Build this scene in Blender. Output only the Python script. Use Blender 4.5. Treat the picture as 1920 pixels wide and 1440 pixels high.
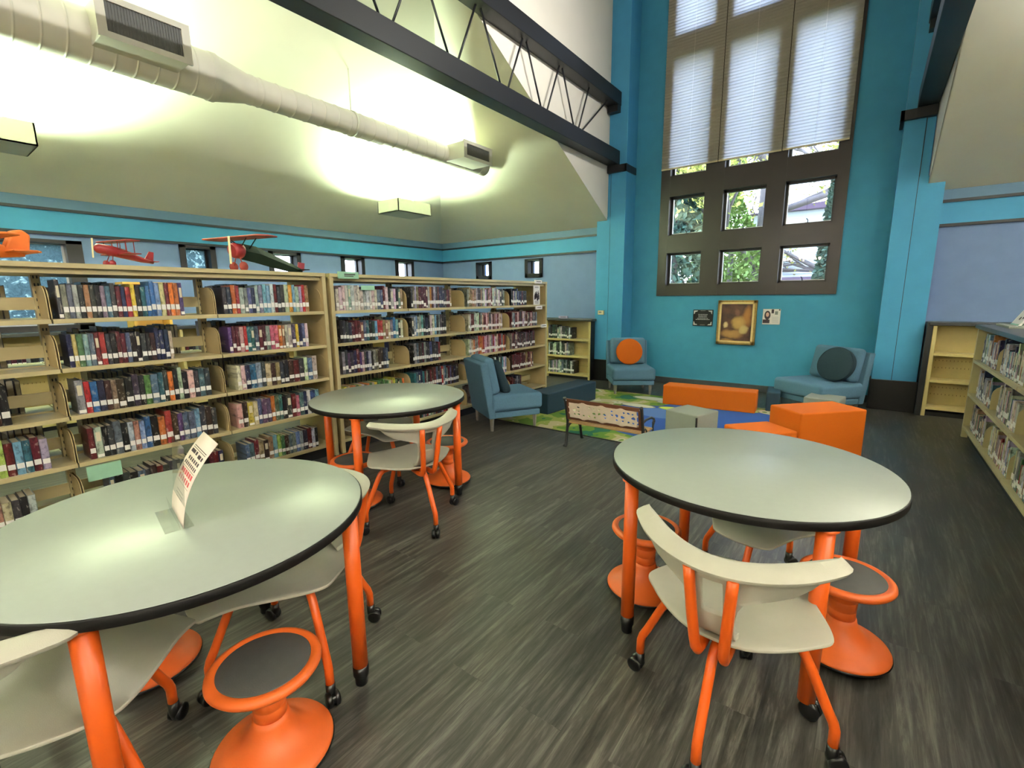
import bpy, bmesh, math, random
from mathutils import Vector, Matrix
random.seed(7)
PI = math.pi
sc = bpy.context.scene
for o in list(bpy.data.objects): bpy.data.objects.remove(o)

# ------------------------------------------------------------------ camera
cam_d = bpy.data.cameras.new('camera'); cam = bpy.data.objects.new('camera', cam_d)
sc.collection.objects.link(cam); sc.camera = cam
cam_d.sensor_fit = 'HORIZONTAL'; cam_d.sensor_width = 36.0
cam_d.lens = 36.0 * 880.64 / 1920.0
cam_d.clip_start = 0.02; cam_d.clip_end = 200
_r = Vector((0.79972072, 0.60029066, -0.0098941)); _u = Vector((-0.09996, 0.14938271, 0.98371378)); _f = Vector((-0.5919922, 0.78570728, -0.1794695))
cam.matrix_world = Matrix(((_r.x, _u.x, -_f.x, 0), (_r.y, _u.y, -_f.y, 0), (_r.z, _u.z, -_f.z, 1.5), (0, 0, 0, 1)))

# ------------------------------------------------------------------ world, exposure
sc.view_settings.view_transform = 'Standard'; sc.view_settings.look = 'None'
sc.view_settings.gamma = 1.0; sc.view_settings.use_curve_mapping = False
sc.view_settings.exposure = 1.35
w = bpy.data.worlds.new('sky'); sc.world = w; w.use_nodes = True
nt = w.node_tree; nt.nodes.clear()
wo = nt.nodes.new('ShaderNodeOutputWorld'); bg = nt.nodes.new('ShaderNodeBackground')
tc = nt.nodes.new('ShaderNodeTexCoord'); sp = nt.nodes.new('ShaderNodeSeparateXYZ'); cr = nt.nodes.new('ShaderNodeValToRGB')
cr.color_ramp.elements[0].position = 0.0; cr.color_ramp.elements[0].color = (0.80, 0.86, 0.95, 1)
cr.color_ramp.elements[1].position = 0.7; cr.color_ramp.elements[1].color = (0.52, 0.68, 1.0, 1)
nt.links.new(tc.outputs['Generated'], sp.inputs[0]); nt.links.new(sp.outputs['Z'], cr.inputs[0])
nt.links.new(cr.outputs[0], bg.inputs[0]); nt.links.new(bg.outputs[0], wo.inputs[0])
bg.inputs[1].default_value = 7.5

LAMP_POWER = 160.0
LAMP_COL = (0.79, 1.0, 0.75)
RLAMP_POWER = 135.0
RLAMP_COL = (1.0, 0.98, 1.0)
CHANDELIER_POWER = 9.0
WASH_POWER = 17.0

# ------------------------------------------------------------------ helpers
COL = sc.collection
class MB:
    """collects primitives into one mesh"""
    def __init__(s): s.bm = bmesh.new()
    def box(s, a, b, mi=0, bev=0.0, seg=2):
        x0, x1 = sorted((a[0], b[0])); y0, y1 = sorted((a[1], b[1])); z0, z1 = sorted((a[2], b[2]))
        t = bmesh.new(); bmesh.ops.create_cube(t, size=1)
        for v in t.verts: v.co = Vector(((x0+x1)/2 + v.co.x*(x1-x0), (y0+y1)/2 + v.co.y*(y1-y0), (z0+z1)/2 + v.co.z*(z1-z0)))
        if bev > 0:
            bev = min(bev, .49*min(x1-x0, y1-y0, z1-z0))
            bmesh.ops.bevel(t, geom=t.edges[:], offset=bev, segments=seg, profile=.5, affect='EDGES')
        s._take(t, mi); return s
    def _take(s, t, mi, M=None):
        if M: bmesh.ops.transform(t, matrix=M, verts=t.verts)
        vm = {v: s.bm.verts.new(v.co) for v in t.verts}
        for f in t.faces:
            try: g = s.bm.faces.new([vm[v] for v in f.verts]); g.material_index = mi; g.smooth = f.smooth
            except ValueError: pass
        t.free()
    def rbox(s, M, size, mi=0, bev=0.0, seg=3):
        t = bmesh.new(); bmesh.ops.create_cube(t, size=1)
        for v in t.verts: v.co = Vector((v.co.x*size[0], v.co.y*size[1], v.co.z*size[2]))
        if bev > 0: bmesh.ops.bevel(t, geom=t.edges[:], offset=min(bev, .49*min(size)), segments=seg, profile=.5, affect='EDGES')
        s._take(t, mi, M); return s
    def tube(s, pts, r, mi=0, n=12, cap=True, smooth=True):
        pts = [Vector(p) for p in pts]; rs = r if isinstance(r, (list, tuple)) else [r]*len(pts)
        rings = []; prev = None
        for i, p in enumerate(pts):
            if i == 0: d = pts[1]-pts[0]
            elif i == len(pts)-1: d = pts[-1]-pts[-2]
            else: d = (pts[i+1]-p).normalized() + (p-pts[i-1]).normalized()
            if d.length < 1e-9: d = Vector((0, 0, 1))
            d.normalize()
            if prev is None:
                a = Vector((1, 0, 0)) if abs(d.x) < .9 else Vector((0, 1, 0)); e = d.cross(a).normalized()
            else: e = (prev - d*prev.dot(d)).normalized()
            prev = e; g = d.cross(e)
            rings.append([s.bm.verts.new(p + rs[i]*(math.cos(2*PI*k/n)*e + math.sin(2*PI*k/n)*g)) for k in range(n)])
        for A, B in zip(rings, rings[1:]):
            for k in range(n):
                f = s.bm.faces.new((A[k], A[(k+1) % n], B[(k+1) % n], B[k])); f.material_index = mi; f.smooth = smooth
        if cap:
            f = s.bm.faces.new(list(reversed(rings[0]))); f.material_index = mi
            f = s.bm.faces.new(rings[-1]); f.material_index = mi
        return s
    def lathe(s, prof, c=(0, 0, 0), mi=0, n=40, M=None, smooth=True):
        """prof: (r,z) list, closed at ends if r==0"""
        t = bmesh.new(); rings = []
        for r, z in prof:
            if r < 1e-6: rings.append([t.verts.new((0, 0, z))])
            else: rings.append([t.verts.new((r*math.cos(2*PI*k/n), r*math.sin(2*PI*k/n), z)) for k in range(n)])
        for A, B in zip(rings, rings[1:]):
            for k in range(n):
                k2 = (k+1) % n
                if len(A) == 1 and len(B) == 1: continue
                if len(A) == 1: f = t.faces.new((A[0], B[k], B[k2]))
                elif len(B) == 1: f = t.faces.new((A[k], A[k2], B[0]))
                else: f = t.faces.new((A[k], A[k2], B[k2], B[k]))
                f.smooth = smooth
        s._take(t, mi, (Matrix.Translation(c) @ M) if M else Matrix.Translation(c)); return s
    def prism(s, poly, a, b, axis=2, mi=0, bev=0):
        """extrude polygon (list of 2-tuples) along axis from a to b"""
        def P(p, h):
            if axis == 2: return (p[0], p[1], h)
            if axis == 1: return (p[0], h, p[1])
            return (h, p[0], p[1])
        t = bmesh.new()
        A = [t.verts.new(P(p, a)) for p in poly]; B = [t.verts.new(P(p, b)) for p in poly]
        t.faces.new(A); t.faces.new(list(reversed(B)))
        n = len(poly)
        for k in range(n): t.faces.new((A[k], B[k], B[(k+1) % n], A[(k+1) % n]))
        bmesh.ops.recalc_face_normals(t, faces=t.faces[:])
        if bev > 0: bmesh.ops.bevel(t, geom=t.edges[:], offset=bev, segments=2, profile=.5, affect='EDGES')
        s._take(t, mi); return s
    def quad(s, pts, mi=0):
        f = s.bm.faces.new([s.bm.verts.new(p) for p in pts]); f.material_index = mi; return s
    def data(s, name, mats):
        bmesh.ops.recalc_face_normals(s.bm, faces=s.bm.faces[:])
        me = bpy.data.meshes.new(name); s.bm.to_mesh(me); s.bm.free()
        for m in (mats if isinstance(mats, (list, tuple)) else [mats]): me.materials.append(m)
        return me
    def build(s, name, mats, parent=None, loc=None, rotz=0):
        o = bpy.data.objects.new(name, s.data(name, mats)); COL.objects.link(o)
        if loc is not None: o.location = loc
        o.rotation_euler = (0, 0, rotz)
        if parent is not None: o.parent = parent
        return o
def tag(o, label=None, cat=None, group=None, kind=None):
    if label: o['label'] = label
    if cat: o['category'] = cat
    if group: o['group'] = group
    if kind: o['kind'] = kind
    return o
def struct(o): o['kind'] = 'structure'; return o
def empty(name, loc=(0, 0, 0), rotz=0, label=None, cat=None, group=None):
    o = bpy.data.objects.new(name, None); COL.objects.link(o); o.empty_display_size = .1
    o.location = loc; o.rotation_euler = (0, 0, rotz); return tag(o, label, cat, group)
def kids(o): return [c for c in bpy.data.objects if c.parent == o]
def copy_tree(o, parent=None):
    c = o.copy(); COL.objects.link(c)
    if parent is not None: c.parent = parent
    for ch in kids(o): copy_tree(ch, c)
    return c
def place(o, loc, rotz, label, group=None):
    o.location = loc; o.rotation_euler = (0, 0, rotz); o['label'] = label
    if group: o['group'] = group
    return o

# ------------------------------------------------------------------ materials
def newmat(name):
    m = bpy.data.materials.new(name); m.use_nodes = True; n = m.node_tree; b = n.nodes['Principled BSDF']; return m, n, b
def noise(n, scale, detail=3, rough=.5, coord='Object', stretch=None, dist=0):
    t = n.nodes.new('ShaderNodeTexCoord'); x = n.nodes.new('ShaderNodeTexNoise')
    x.inputs['Scale'].default_value = scale; x.inputs['Detail'].default_value = detail; x.inputs['Roughness'].default_value = rough
    x.inputs['Distortion'].default_value = dist
    if stretch:
        mp = n.nodes.new('ShaderNodeMapping'); mp.inputs['Scale'].default_value = stretch
        n.links.new(t.outputs[coord], mp.inputs[0]); n.links.new(mp.outputs[0], x.inputs[0])
    else: n.links.new(t.outputs[coord], x.inputs[0])
    return x
def ramp(n, src, stops):
    r = n.nodes.new('ShaderNodeValToRGB'); e = r.color_ramp.elements
    while len(e) < len(stops): e.new(.5)
    for i, (p, c) in enumerate(stops): e[i].position = p; e[i].color = (*c, 1)
    n.links.new(src, r.inputs[0]); return r
def mixc(n, fac, a, b, mode='MIX'):
    m = n.nodes.new('ShaderNodeMix'); m.data_type = 'RGBA'; m.blend_type = mode
    for v, i in ((fac, 0), (a, 6), (b, 7)):
        if hasattr(v, 'is_linked') or hasattr(v, 'links'): n.links.new(v, m.inputs[i])
        elif i == 0: m.inputs[0].default_value = v
        else: m.inputs[i].default_value = (*v, 1)
    return m.outputs[2]
def bump(n, b, src, strength=.1, dist=.01):
    u = n.nodes.new('ShaderNodeBump'); u.inputs['Strength'].default_value = strength; u.inputs['Distance'].default_value = dist
    n.links.new(src, u.inputs['Height']); n.links.new(u.outputs[0], b.inputs['Normal'])
def flat(name, c, rough=.5, var=.06, scale=20, metal=0, spec=.5, bmp=0, bscale=200):
    m, n, b = newmat(name); x = noise(n, scale)
    lo = tuple(v*(1-var) for v in c); hi = tuple(min(1, v*(1+var)) for v in c)
    r = ramp(n, x.outputs[0], [(.3, lo), (.7, hi)]); n.links.new(r.outputs[0], b.inputs['Base Color'])
    b.inputs['Roughness'].default_value = rough; b.inputs['Metallic'].default_value = metal
    b.inputs['Specular IOR Level'].default_value = spec
    if bmp: y = noise(n, bscale, 2); bump(n, b, y.outputs[0], bmp, .002)
    return m
def s2l(r, g, b):
    f = lambda v: (v/255/12.92) if v/255 <= .04045 else ((v/255+.055)/1.055)**2.4
    return (f(r), f(g), f(b))
M = {}
M['teal'] = flat('teal_wall_paint', s2l(60, 150, 172), .6, .04, 6, spec=.3)
M['teal_deep'] = flat('deep_teal_wall_paint', s2l(62, 140, 174), .6, .04, 6, spec=.3)
M['teal_band'] = flat('turquoise_band_paint', s2l(70, 147, 190), .55, .03, 6, spec=.3)
M['greyblue'] = flat('grey_blue_wall_paint', s2l(108, 130, 170), .65, .04, 6, spec=.3)
M['bluegrey_trim'] = flat('slate_blue_trim_paint', s2l(98, 128, 156), .6, .03, 6, spec=.3)
M['cream_ceil'] = flat('cream_ceiling_paint', s2l(228, 224, 202), .8, .02, 3, spec=.2)
M['cream_ceil_r'] = M['cream_ceil']
M['white_wall'] = flat('off_white_gable_paint', s2l(214, 208, 196), .8, .02, 3, spec=.2)
M['darktrim'] = flat('dark_trim_paint', s2l(30, 36, 44), .45, .08, 12)
M['blackbase'] = flat('black_baseboard', s2l(17, 16, 16), .45, .1, 12)
M['slatebase'] = flat('slate_vinyl_baseboard', s2l(62, 68, 72), .5, .06, 12)
M['frame'] = flat('brown_window_frame', s2l(40, 32, 31), .3, .10, 5)
M['sash'] = flat('black_sash', s2l(28, 25, 26), .35, .08, 15)
M['alu'] = flat('aluminium_edge', s2l(200, 200, 205), .3, .04, 15, metal=.7)
M['beam'] = flat('black_steel_beam', s2l(16, 16, 19), .42, .08, 4)
M['rod'] = flat('black_steel_rod', s2l(26, 26, 30), .4, .08, 10)
M['duct'] = flat('grey_white_duct_paint', s2l(196, 192, 178), .5, .03, 5)
M['grille'] = flat('dark_duct_grille', s2l(92, 92, 88), .6, .08, 30)
M['ductfix'] = flat('fixture_enamel', s2l(205, 205, 185), .5, .03, 8)
M['shelf'] = flat('cream_shelf_steel', s2l(184, 170, 128), .42, .05, 7)
M['shelf_panel'] = flat('tan_end_panel', s2l(186, 166, 120), .5, .06, 9)
M['kick'] = flat('black_kick', s2l(24, 24, 26), .5, .1, 12)
M['counter'] = flat('dark_counter_top', s2l(58, 58, 60), .3, .08, 12)
M['woodcase'] = flat('yellow_cream_bookcase', s2l(206, 188, 126), .45, .05, 9)
M['orange'] = flat('orange_powder_coat', s2l(226, 94, 26), .36, .04, 12)
M['orange_pl'] = flat('orange_plastic', s2l(228, 104, 40), .45, .04, 12, bmp=.15)
M['pad'] = flat('dark_grey_pad', s2l(74, 74, 72), .6, .06, 30, bmp=.2)
M['blackpl'] = flat('black_plastic', s2l(16, 16, 18), .3, .1, 20)
M['blackedge'] = flat('black_table_edge', s2l(20, 18, 18), .5, .1, 20, spec=.25)
M['laminate'] = flat('pale_grey_laminate', s2l(150, 157, 150), .36, .015, 30, spec=.75)
M['cream_pl'] = flat('cream_chair_plastic', s2l(180, 176, 162), .5, .02, 20, bmp=.25, bscale=400)
M['lounge'] = flat('slate_teal_fabric', s2l(84, 118, 142), .85, .08, 120, spec=.2, bmp=.4, bscale=600)
M['navy'] = flat('navy_vinyl', s2l(28, 52, 68), .55, .08, 60, spec=.4)
M['darkcush'] = flat('charcoal_blue_fabric', s2l(36, 54, 64), .8, .08, 90, spec=.2)
M['orangefab'] = flat('orange_fabric', s2l(196, 94, 14), .75, .05, 150, spec=.25, bmp=.2, bscale=500)
M['greyfab'] = flat('grey_fabric', s2l(134, 138, 132), .85, .06, 150, spec=.2, bmp=.3, bscale=500)
M['greywood'] = flat('grey_wood_leg', s2l(140, 136, 128), .5, .08, 30)
M['iron'] = flat('black_cast_iron', s2l(30, 32, 34), .45, .1, 20)
M['ivory'] = flat('ivory_metal_panel', s2l(222, 204, 188), .5, .05, 20)
M['red'] = flat('dark_red_wood', s2l(140, 34, 40), .4, .1, 15)
M['redwing'] = flat('brick_red_wing', s2l(150, 60, 48), .5, .12, 12)
M['greenwood'] = flat('dark_green_fuselage', s2l(26, 40, 35), .75, .1, 12, spec=.15)
M['cream'] = flat('cream_paint', s2l(226, 214, 176), .5, .04, 12)
M['orangepaper'] = flat('orange_wing_fabric', s2l(232, 120, 44), .6, .1, 9)
M['paper'] = flat('white_paper', s2l(238, 232, 226), .7, .02, 12)
M['pinkpaper'] = flat('pale_pink_paper', s2l(240, 222, 212), .7, .02, 12)
M['ink'] = flat('dark_ink', s2l(60, 44, 52), .7, .05, 40)
M['redink'] = flat('red_ink', s2l(200, 70, 80), .7, .05, 40)
M['mint'] = flat('mint_label', s2l(150, 196, 168), .5, .04, 20)
M['lilac'] = flat('lilac_label', s2l(150, 140, 176), .5, .04, 20)
M['blacksign'] = flat('black_plaque', s2l(14, 14, 16), .3, .05, 30)
M['silverink'] = flat('silver_engraving', s2l(190, 188, 190), .4, .05, 30)
M['gold'] = flat('gilded_frame', s2l(156, 128, 68), .4, .18, 30, metal=.3)
M['goldlight'] = flat('pale_gold_inner_frame', s2l(222, 196, 134), .45, .06, 30)
M['yellow'] = flat('yellow_wood', s2l(226, 180, 84), .5, .05, 12)
M['housewhite'] = flat('white_siding', s2l(205, 215, 222), .7, .03, 6)
M['houseroof'] = flat('plum_shingle', s2l(92, 74, 96), .8, .12, 10)
M['bark'] = flat('grey_bark', s2l(92, 84, 84), .9, .2, 12)
M['grass'] = flat('lawn', s2l(88, 104, 60), .9, .2, 4)
M['bulbglass'] = None

def emis(name, c, s):
    m, n, b = newmat(name); b.inputs['Base Color'].default_value = (*c, 1)
    b.inputs['Emission Color'].default_value = (*c, 1); b.inputs['Emission Strength'].default_value = s
    return m
M['bulb'] = emis('warm_bulb', (1, .72, .38), 60)
M['tube_light'] = emis('fluorescent_tube', LAMP_COL, 8)

# floor: dark streaked wood planks running along Y
def floor_mat():
    m, n, b = newmat('dark_streaked_plank_floor')
    tcn = n.nodes.new('ShaderNodeTexCoord'); mp = n.nodes.new('ShaderNodeMapping'); mp.inputs['Rotation'].default_value = (0, 0, PI/2)
    n.links.new(tcn.outputs['Object'], mp.inputs[0])
    br = n.nodes.new('ShaderNodeTexBrick'); br.inputs['Scale'].default_value = 1
    br.inputs['Brick Width'].default_value = 1.22; br.inputs['Row Height'].default_value = .18; br.inputs['Mortar Size'].default_value = .0012
    br.inputs['Color1'].default_value = (.0, .0, .0, 1); br.inputs['Color2'].default_value = (1, 1, 1, 1); br.inputs['Mortar'].default_value = (.3, .3, .3, 1)
    br.offset = .37
    n.links.new(mp.outputs[0], br.inputs[0])
    # offset streaks per plank
    ad = n.nodes.new('ShaderNodeVectorMath'); ad.operation = 'MULTIPLY_ADD'
    ad.inputs[1].default_value = (7, 13, 3); n.links.new(br.outputs['Color'], ad.inputs[0]); n.links.new(tcn.outputs['Object'], ad.inputs[2])
    def st(scale, stretch, detail, rough):
        mm = n.nodes.new('ShaderNodeMapping'); mm.inputs['Scale'].default_value = stretch; n.links.new(ad.outputs[0], mm.inputs[0])
        x = n.nodes.new('ShaderNodeTexNoise'); x.inputs['Scale'].default_value = scale; x.inputs['Detail'].default_value = detail; x.inputs['Roughness'].default_value = rough
        x.inputs['Distortion'].default_value = .35
        n.links.new(mm.outputs[0], x.inputs[0]); return x.outputs[0]
    a = st(1, (34, 2.2, 1), 7, .72); c = st(1, (9, .9, 1), 3, .5)
    r1 = ramp(n, a, [(.33, s2l(50, 48, 44)), (.50, s2l(78, 76, 71)), (.68, s2l(122, 119, 112))])
    r2 = ramp(n, c, [(.3, (.62, .62, .62)), (.7, (1.0, 1.0, 1.0))])
    o = mixc(n, 1.0, r1.outputs[0], r2.outputs[0], 'MULTIPLY')
    r3 = ramp(n, br.outputs['Color'], [(0, (.82, .82, .84)), (1, (1.06, 1.04, 1.0))])
    o2 = mixc(n, 1.0, o, r3.outputs[0], 'MULTIPLY')
    n.links.new(o2, b.inputs['Base Color'])
    rr = ramp(n, a, [(.3, (.34,)*3), (.7, (.46,)*3)]); n.links.new(rr.outputs[0], b.inputs['Roughness'])
    b.inputs['Specular IOR Level'].default_value = .42
    bump(n, b, a, .12, .003)
    return m
M['floor'] = floor_mat()

def schlick(n):
    lw = n.nodes.new('ShaderNodeLayerWeight'); lw.inputs[0].default_value = .5
    pw = n.nodes.new('ShaderNodeMath'); pw.operation = 'POWER'; pw.inputs[1].default_value = 4.0; n.links.new(lw.outputs['Facing'], pw.inputs[0])
    ma = n.nodes.new('ShaderNodeMath'); ma.operation = 'MULTIPLY_ADD'; ma.inputs[1].default_value = .9; ma.inputs[2].default_value = .05; n.links.new(pw.outputs[0], ma.inputs[0])
    return ma
def glass_mat():
    m, n, b = newmat('window_glass'); n.nodes.remove(b); out = n.nodes['Material Output']
    t = n.nodes.new('ShaderNodeBsdfTransparent'); g = n.nodes.new('ShaderNodeBsdfGlossy'); g.inputs['Roughness'].default_value = .01
    fr = schlick(n); mx = n.nodes.new('ShaderNodeMixShader')
    t.inputs[0].default_value = (.94, .96, .97, 1)
    n.links.new(fr.outputs[0], mx.inputs[0]); n.links.new(t.outputs[0], mx.inputs[1]); n.links.new(g.outputs[0], mx.inputs[2]); n.links.new(mx.outputs[0], out.inputs[0])
    return m
M['glass'] = glass_mat()
def frosted_mat():
    m, n, b = newmat('frosted_window_glass'); n.nodes.remove(b); out = n.nodes['Material Output']
    t = n.nodes.new('ShaderNodeBsdfTransparent'); d = n.nodes.new('ShaderNodeBsdfTranslucent'); d.inputs[0].default_value = (.16, .21, .21, 1)
    mx = n.nodes.new('ShaderNodeMixShader'); x = noise(n, 14, 4, .6, dist=2); r = ramp(n, x.outputs[0], [(.4, (.35,)*3), (.6, (.8,)*3)])
    t.inputs[0].default_value = (.30, .38, .38, 1)
    n.links.new(r.outputs[0], mx.inputs[0]); n.links.new(t.outputs[0], mx.inputs[1]); n.links.new(d.outputs[0], mx.inputs[2]); n.links.new(mx.outputs[0], out.inputs[0])
    return m
M['frost'] = frosted_mat()
def acrylic_mat():
    m, n, b = newmat('clear_acrylic'); n.nodes.remove(b); out = n.nodes['Material Output']
    t = n.nodes.new('ShaderNodeBsdfTransparent'); t.inputs[0].default_value = (.97, .985, .975, 1)
    g = n.nodes.new('ShaderNodeBsdfGlossy'); g.inputs['Roughness'].default_value = .05
    mx = n.nodes.new('ShaderNodeMixShader'); fr = schlick(n)
    n.links.new(fr.outputs[0], mx.inputs[0]); n.links.new(t.outputs[0], mx.inputs[1]); n.links.new(g.outputs[0], mx.inputs[2]); n.links.new(mx.outputs[0], out.inputs[0])
    return m
M['acrylic'] = acrylic_mat()
def blind_mat():
    m, n, b = newmat('pleated_cream_shade'); n.nodes.remove(b); out = n.nodes['Material Output']
    t = n.nodes.new('ShaderNodeBsdfTranslucent'); d = n.nodes.new('ShaderNodeBsdfDiffuse'); mx = n.nodes.new('ShaderNodeMixShader')
    x = noise(n, 30, 3); r = ramp(n, x.outputs[0], [(.3, s2l(232, 222, 198)), (.7, s2l(240, 230, 208))])
    n.links.new(r.outputs[0], d.inputs[0]); t.inputs[0].default_value = (.30, .31, .345, 1); mx.inputs[0].default_value = .65
    n.links.new(d.outputs[0], mx.inputs[1]); n.links.new(t.outputs[0], mx.inputs[2]); n.links.new(mx.outputs[0], out.inputs[0])
    return m
M['blind'] = blind_mat()

def wood_mat(name, c1, c2, stretch=(2, 30, 30), rough=.45):
    m, n, b = newmat(name); x = noise(n, 3, 5, .6, stretch=stretch, dist=.4)
    r = ramp(n, x.outputs[0], [(.3, c1), (.7, c2)]); n.links.new(r.outputs[0], b.inputs['Base Color']); b.inputs['Roughness'].default_value = rough
    return m
M['brownwood'] = wood_mat('brown_bench_wood', s2l(78, 44, 30), s2l(116, 68, 46))
M['honeywood'] = wood_mat('honey_bench_slat', s2l(150, 112, 70), s2l(190, 150, 100))
M['foliage'] = flat('green_foliage', s2l(112, 140, 66), .8, .35, 8)
M['foliage_yellow'] = flat('yellow_green_foliage', s2l(186, 186, 96), .8, .3, 8)
M['evergreen'] = flat('evergreen_needles', s2l(62, 92, 76), .8, .3, 8)

def book_mat(attr):
    m, n, b = newmat('book_cover' + ('_batch' if attr else ''))
    if attr:
        a = n.nodes.new('ShaderNodeAttribute'); a.attribute_name = 'cover'; col = a.outputs['Color']
        x = noise(n, 26, 3, .6, stretch=(1, 1, .8)); fac = x.outputs[0]
    else:
        oi = n.nodes.new('ShaderNodeObjectInfo'); col = oi.outputs['Color']
        t = n.nodes.new('ShaderNodeTexCoord'); mp = n.nodes.new('ShaderNodeMapping'); cx = n.nodes.new('ShaderNodeCombineXYZ')
        mu = n.nodes.new('ShaderNodeMath'); mu.operation = 'MULTIPLY'; mu.inputs[1].default_value = 50
        n.links.new(oi.outputs['Random'], mu.inputs[0]); n.links.new(mu.outputs[0], cx.inputs[0]); n.links.new(mu.outputs[0], cx.inputs[2])
        n.links.new(cx.outputs[0], mp.inputs['Location']); mp.inputs['Scale'].default_value = (.3, .7, 2.4)
        n.links.new(t.outputs['Object'], mp.inputs[0])
        x = n.nodes.new('ShaderNodeTexNoise'); x.inputs['Scale'].default_value = 2.2; x.inputs['Detail'].default_value = 3; x.inputs['Roughness'].default_value = .6
        n.links.new(mp.outputs[0], x.inputs[0]); fac = x.outputs[0]
    lt = ramp(n, fac, [(.42, (0, 0, 0)), (.60, (0, 0, 0)), (.64, (1, 1, 1)), (.70, (.5, .5, .5))])
    dk = ramp(n, fac, [(.34, (.35, .35, .35)), (.5, (1, 1, 1))])
    c = mixc(n, 1.0, col, dk.outputs[0], 'MULTIPLY')
    f = n.nodes.new('ShaderNodeMath'); f.operation = 'MULTIPLY'; f.inputs[1].default_value = .38; n.links.new(lt.outputs[0], f.inputs[0])
    c2 = mixc(n, f.outputs[0], c, (.62, .58, .5))
    n.links.new(c2, b.inputs['Base Color']); b.inputs['Roughness'].default_value = .35
    return m
M['book'] = book_mat(False); M['book_a'] = book_mat(True)
M['pages'] = flat('book_pages', s2l(206, 196, 170), .8, .08, 60)
M['label'] = flat('white_spine_label', s2l(232, 230, 226), .6, .03, 60)
M['pegslot'] = flat('peg_slot_shadow_gap', s2l(140, 116, 66), .7, .05, 30)

# ================================================================== SETTING
XL, YB, YP, YW = -7.95, 7.95, 7.80, 8.20          # left wall, back walls, pillar fronts, window wall
NL, NR = -3.45, 0.12                               # niche between pillars
WL, WR = -3.78, 0.42                               # clerestory wall planes above the trusses
XR, YF = 5.2, -4.6
CS, CZ = .53, 2.73                                 # aisle ceiling slope and spring height
WH = 6.95

struct(MB().box((XL-.3, YF-.2, -.12), (XR+.3, YW+.4, 0)).build('floor', M['floor']))
# walls
def wall_with_holes(name, plane, c0, c1, a0, a1, z0, z1, holes, mat):
    """wall slab perpendicular to X ('x') or Y ('y'); holes = [(a0,a1,z0,z1)] in order along a"""
    mb = MB()
    def bx(p0, p1, q0, q1):
        if p1-p0 < 1e-4 or q1-q0 < 1e-4: return
        if plane == 'x': mb.box((c0, p0, q0), (c1, p1, q1))
        else: mb.box((p0, c0, q0), (p1, c1, q1))
    a = a0
    for h in sorted(holes):
        bx(a, h[0], z0, z1); bx(h[0], h[1], z0, h[2]); bx(h[0], h[1], h[3], z1); a = h[1]
    bx(a, a1, z0, z1)
    return struct(mb.build(name, mat))
left_wins = [(-.9, 1.50, 1.22, 2.22), (2.76, 3.10, 1.95, 2.27), (4.02, 4.44, 1.95, 2.27), (5.36, 5.74, 1.95, 2.27), (6.63, 6.99, 1.95, 2.27)]
wall_with_holes('wall_left', 'x', XL-.22, XL, YF, YB+.2, 0, 3.0, left_wins, M['greyblue'])
back_wins = [(-6.86, -6.56, 1.97, 2.24), (-5.56, -5.27, 1.97, 2.24)]
wall_with_holes('wall_back_left', 'y', YB, YB+.25, XL, NL-.5, 0, 3.0, back_wins, M['greyblue'])
wall_with_holes('wall_back_right', 'y', YB, YB+.25, NR+.4, XR, 0, 3.0, [], M['greyblue'])
struct(MB().box((XR, YF, 0), (XR+.2, YB+.2, 3.0)).build('wall_right', M['greyblue']))
struct(MB().box((XL-.2, YF-.2, 0), (XR+.2, YF, 8.2)).build('wall_front', M['cream_ceil']))
wall_with_holes('wall_window', 'y', YW, YW+.28, NL-.05, NR+.05, 0, 8.2, [(-2.96, -.43, 1.54, WH-.03)], M['teal_deep'])
# pillars (fixed parts of the wall)
p = MB(); p.box((-3.97, YP, 0), (-3.726, YW, 2.87)).box((-3.72, YP, 0), (NL, YW+.1, 8.2)).box((-3.80, YP+.012, 2.0), (-3.71, YW+.1, 8.2)).box((-3.73, YP+.02, 0), (-3.71, YW, 3))
struct(p.build('wall_pillar_left', M['teal_band']))
p = MB(); p.box((NR, YP, 0), (.322, YW+.1, 8.2)).box((.328, YP, 0), (.575, YW, 2.90)).box((.31, YP+.012, 0), (.41, YW, 8.2)).box((.31, YB+.003, 2.6), (.70, YW+.1, 8.2))
struct(p.build('wall_pillar_right', M['teal_band']))
struct(MB().box((-3.728, YP+.004, .385), (-3.718, YP+.02, 3.55)).build('trim_groove_shade_left', M['darktrim']))  # dark strip stands in for the shade inside the pillar groove
struct(MB().box((.319, YP+.004, .40), (.331, YP+.02, 3.62)).build('trim_groove_shade_right', M['darktrim']))  # same painted shade in the right pillar's groove
# clerestory walls above the aisle ceilings
def slopez(Y, X, left=True):
    a = (X-XL) if left else (XR-X); return CZ + CS*max(0, min(a, YB-Y))
hipY = YB-(WL-XL)
struct(MB().prism([(YP+.02, 2.80), (YB-.0, CZ), (YB+.3, CZ), (YB+.3, 8.2), (YF, 8.2), (YF, CZ+CS*(WL-XL)), (hipY, CZ+CS*(WL-XL))][0:0] or
    [(YP+.15, CZ+CS*(YB-YP-.15)), (YP+.15, 8.2), (YF, 8.2), (YF, CZ+CS*(WL-XL)), (hipY, CZ+CS*(WL-XL))], WL-.01, WL, axis=0).build('wall_nave_left', M['white_wall']))
hipR = YB-(XR-WR)
struct(MB().prism([(YP+.15, CZ+CS*(YB-YP-.15)), (YP+.15, 8.2), (YF, 8.2), (YF, CZ+CS*(XR-WR)), (hipR, CZ+CS*(XR-WR))], WR, WR+.01, axis=0).build('wall_nave_right', M['white_wall']))
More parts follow.
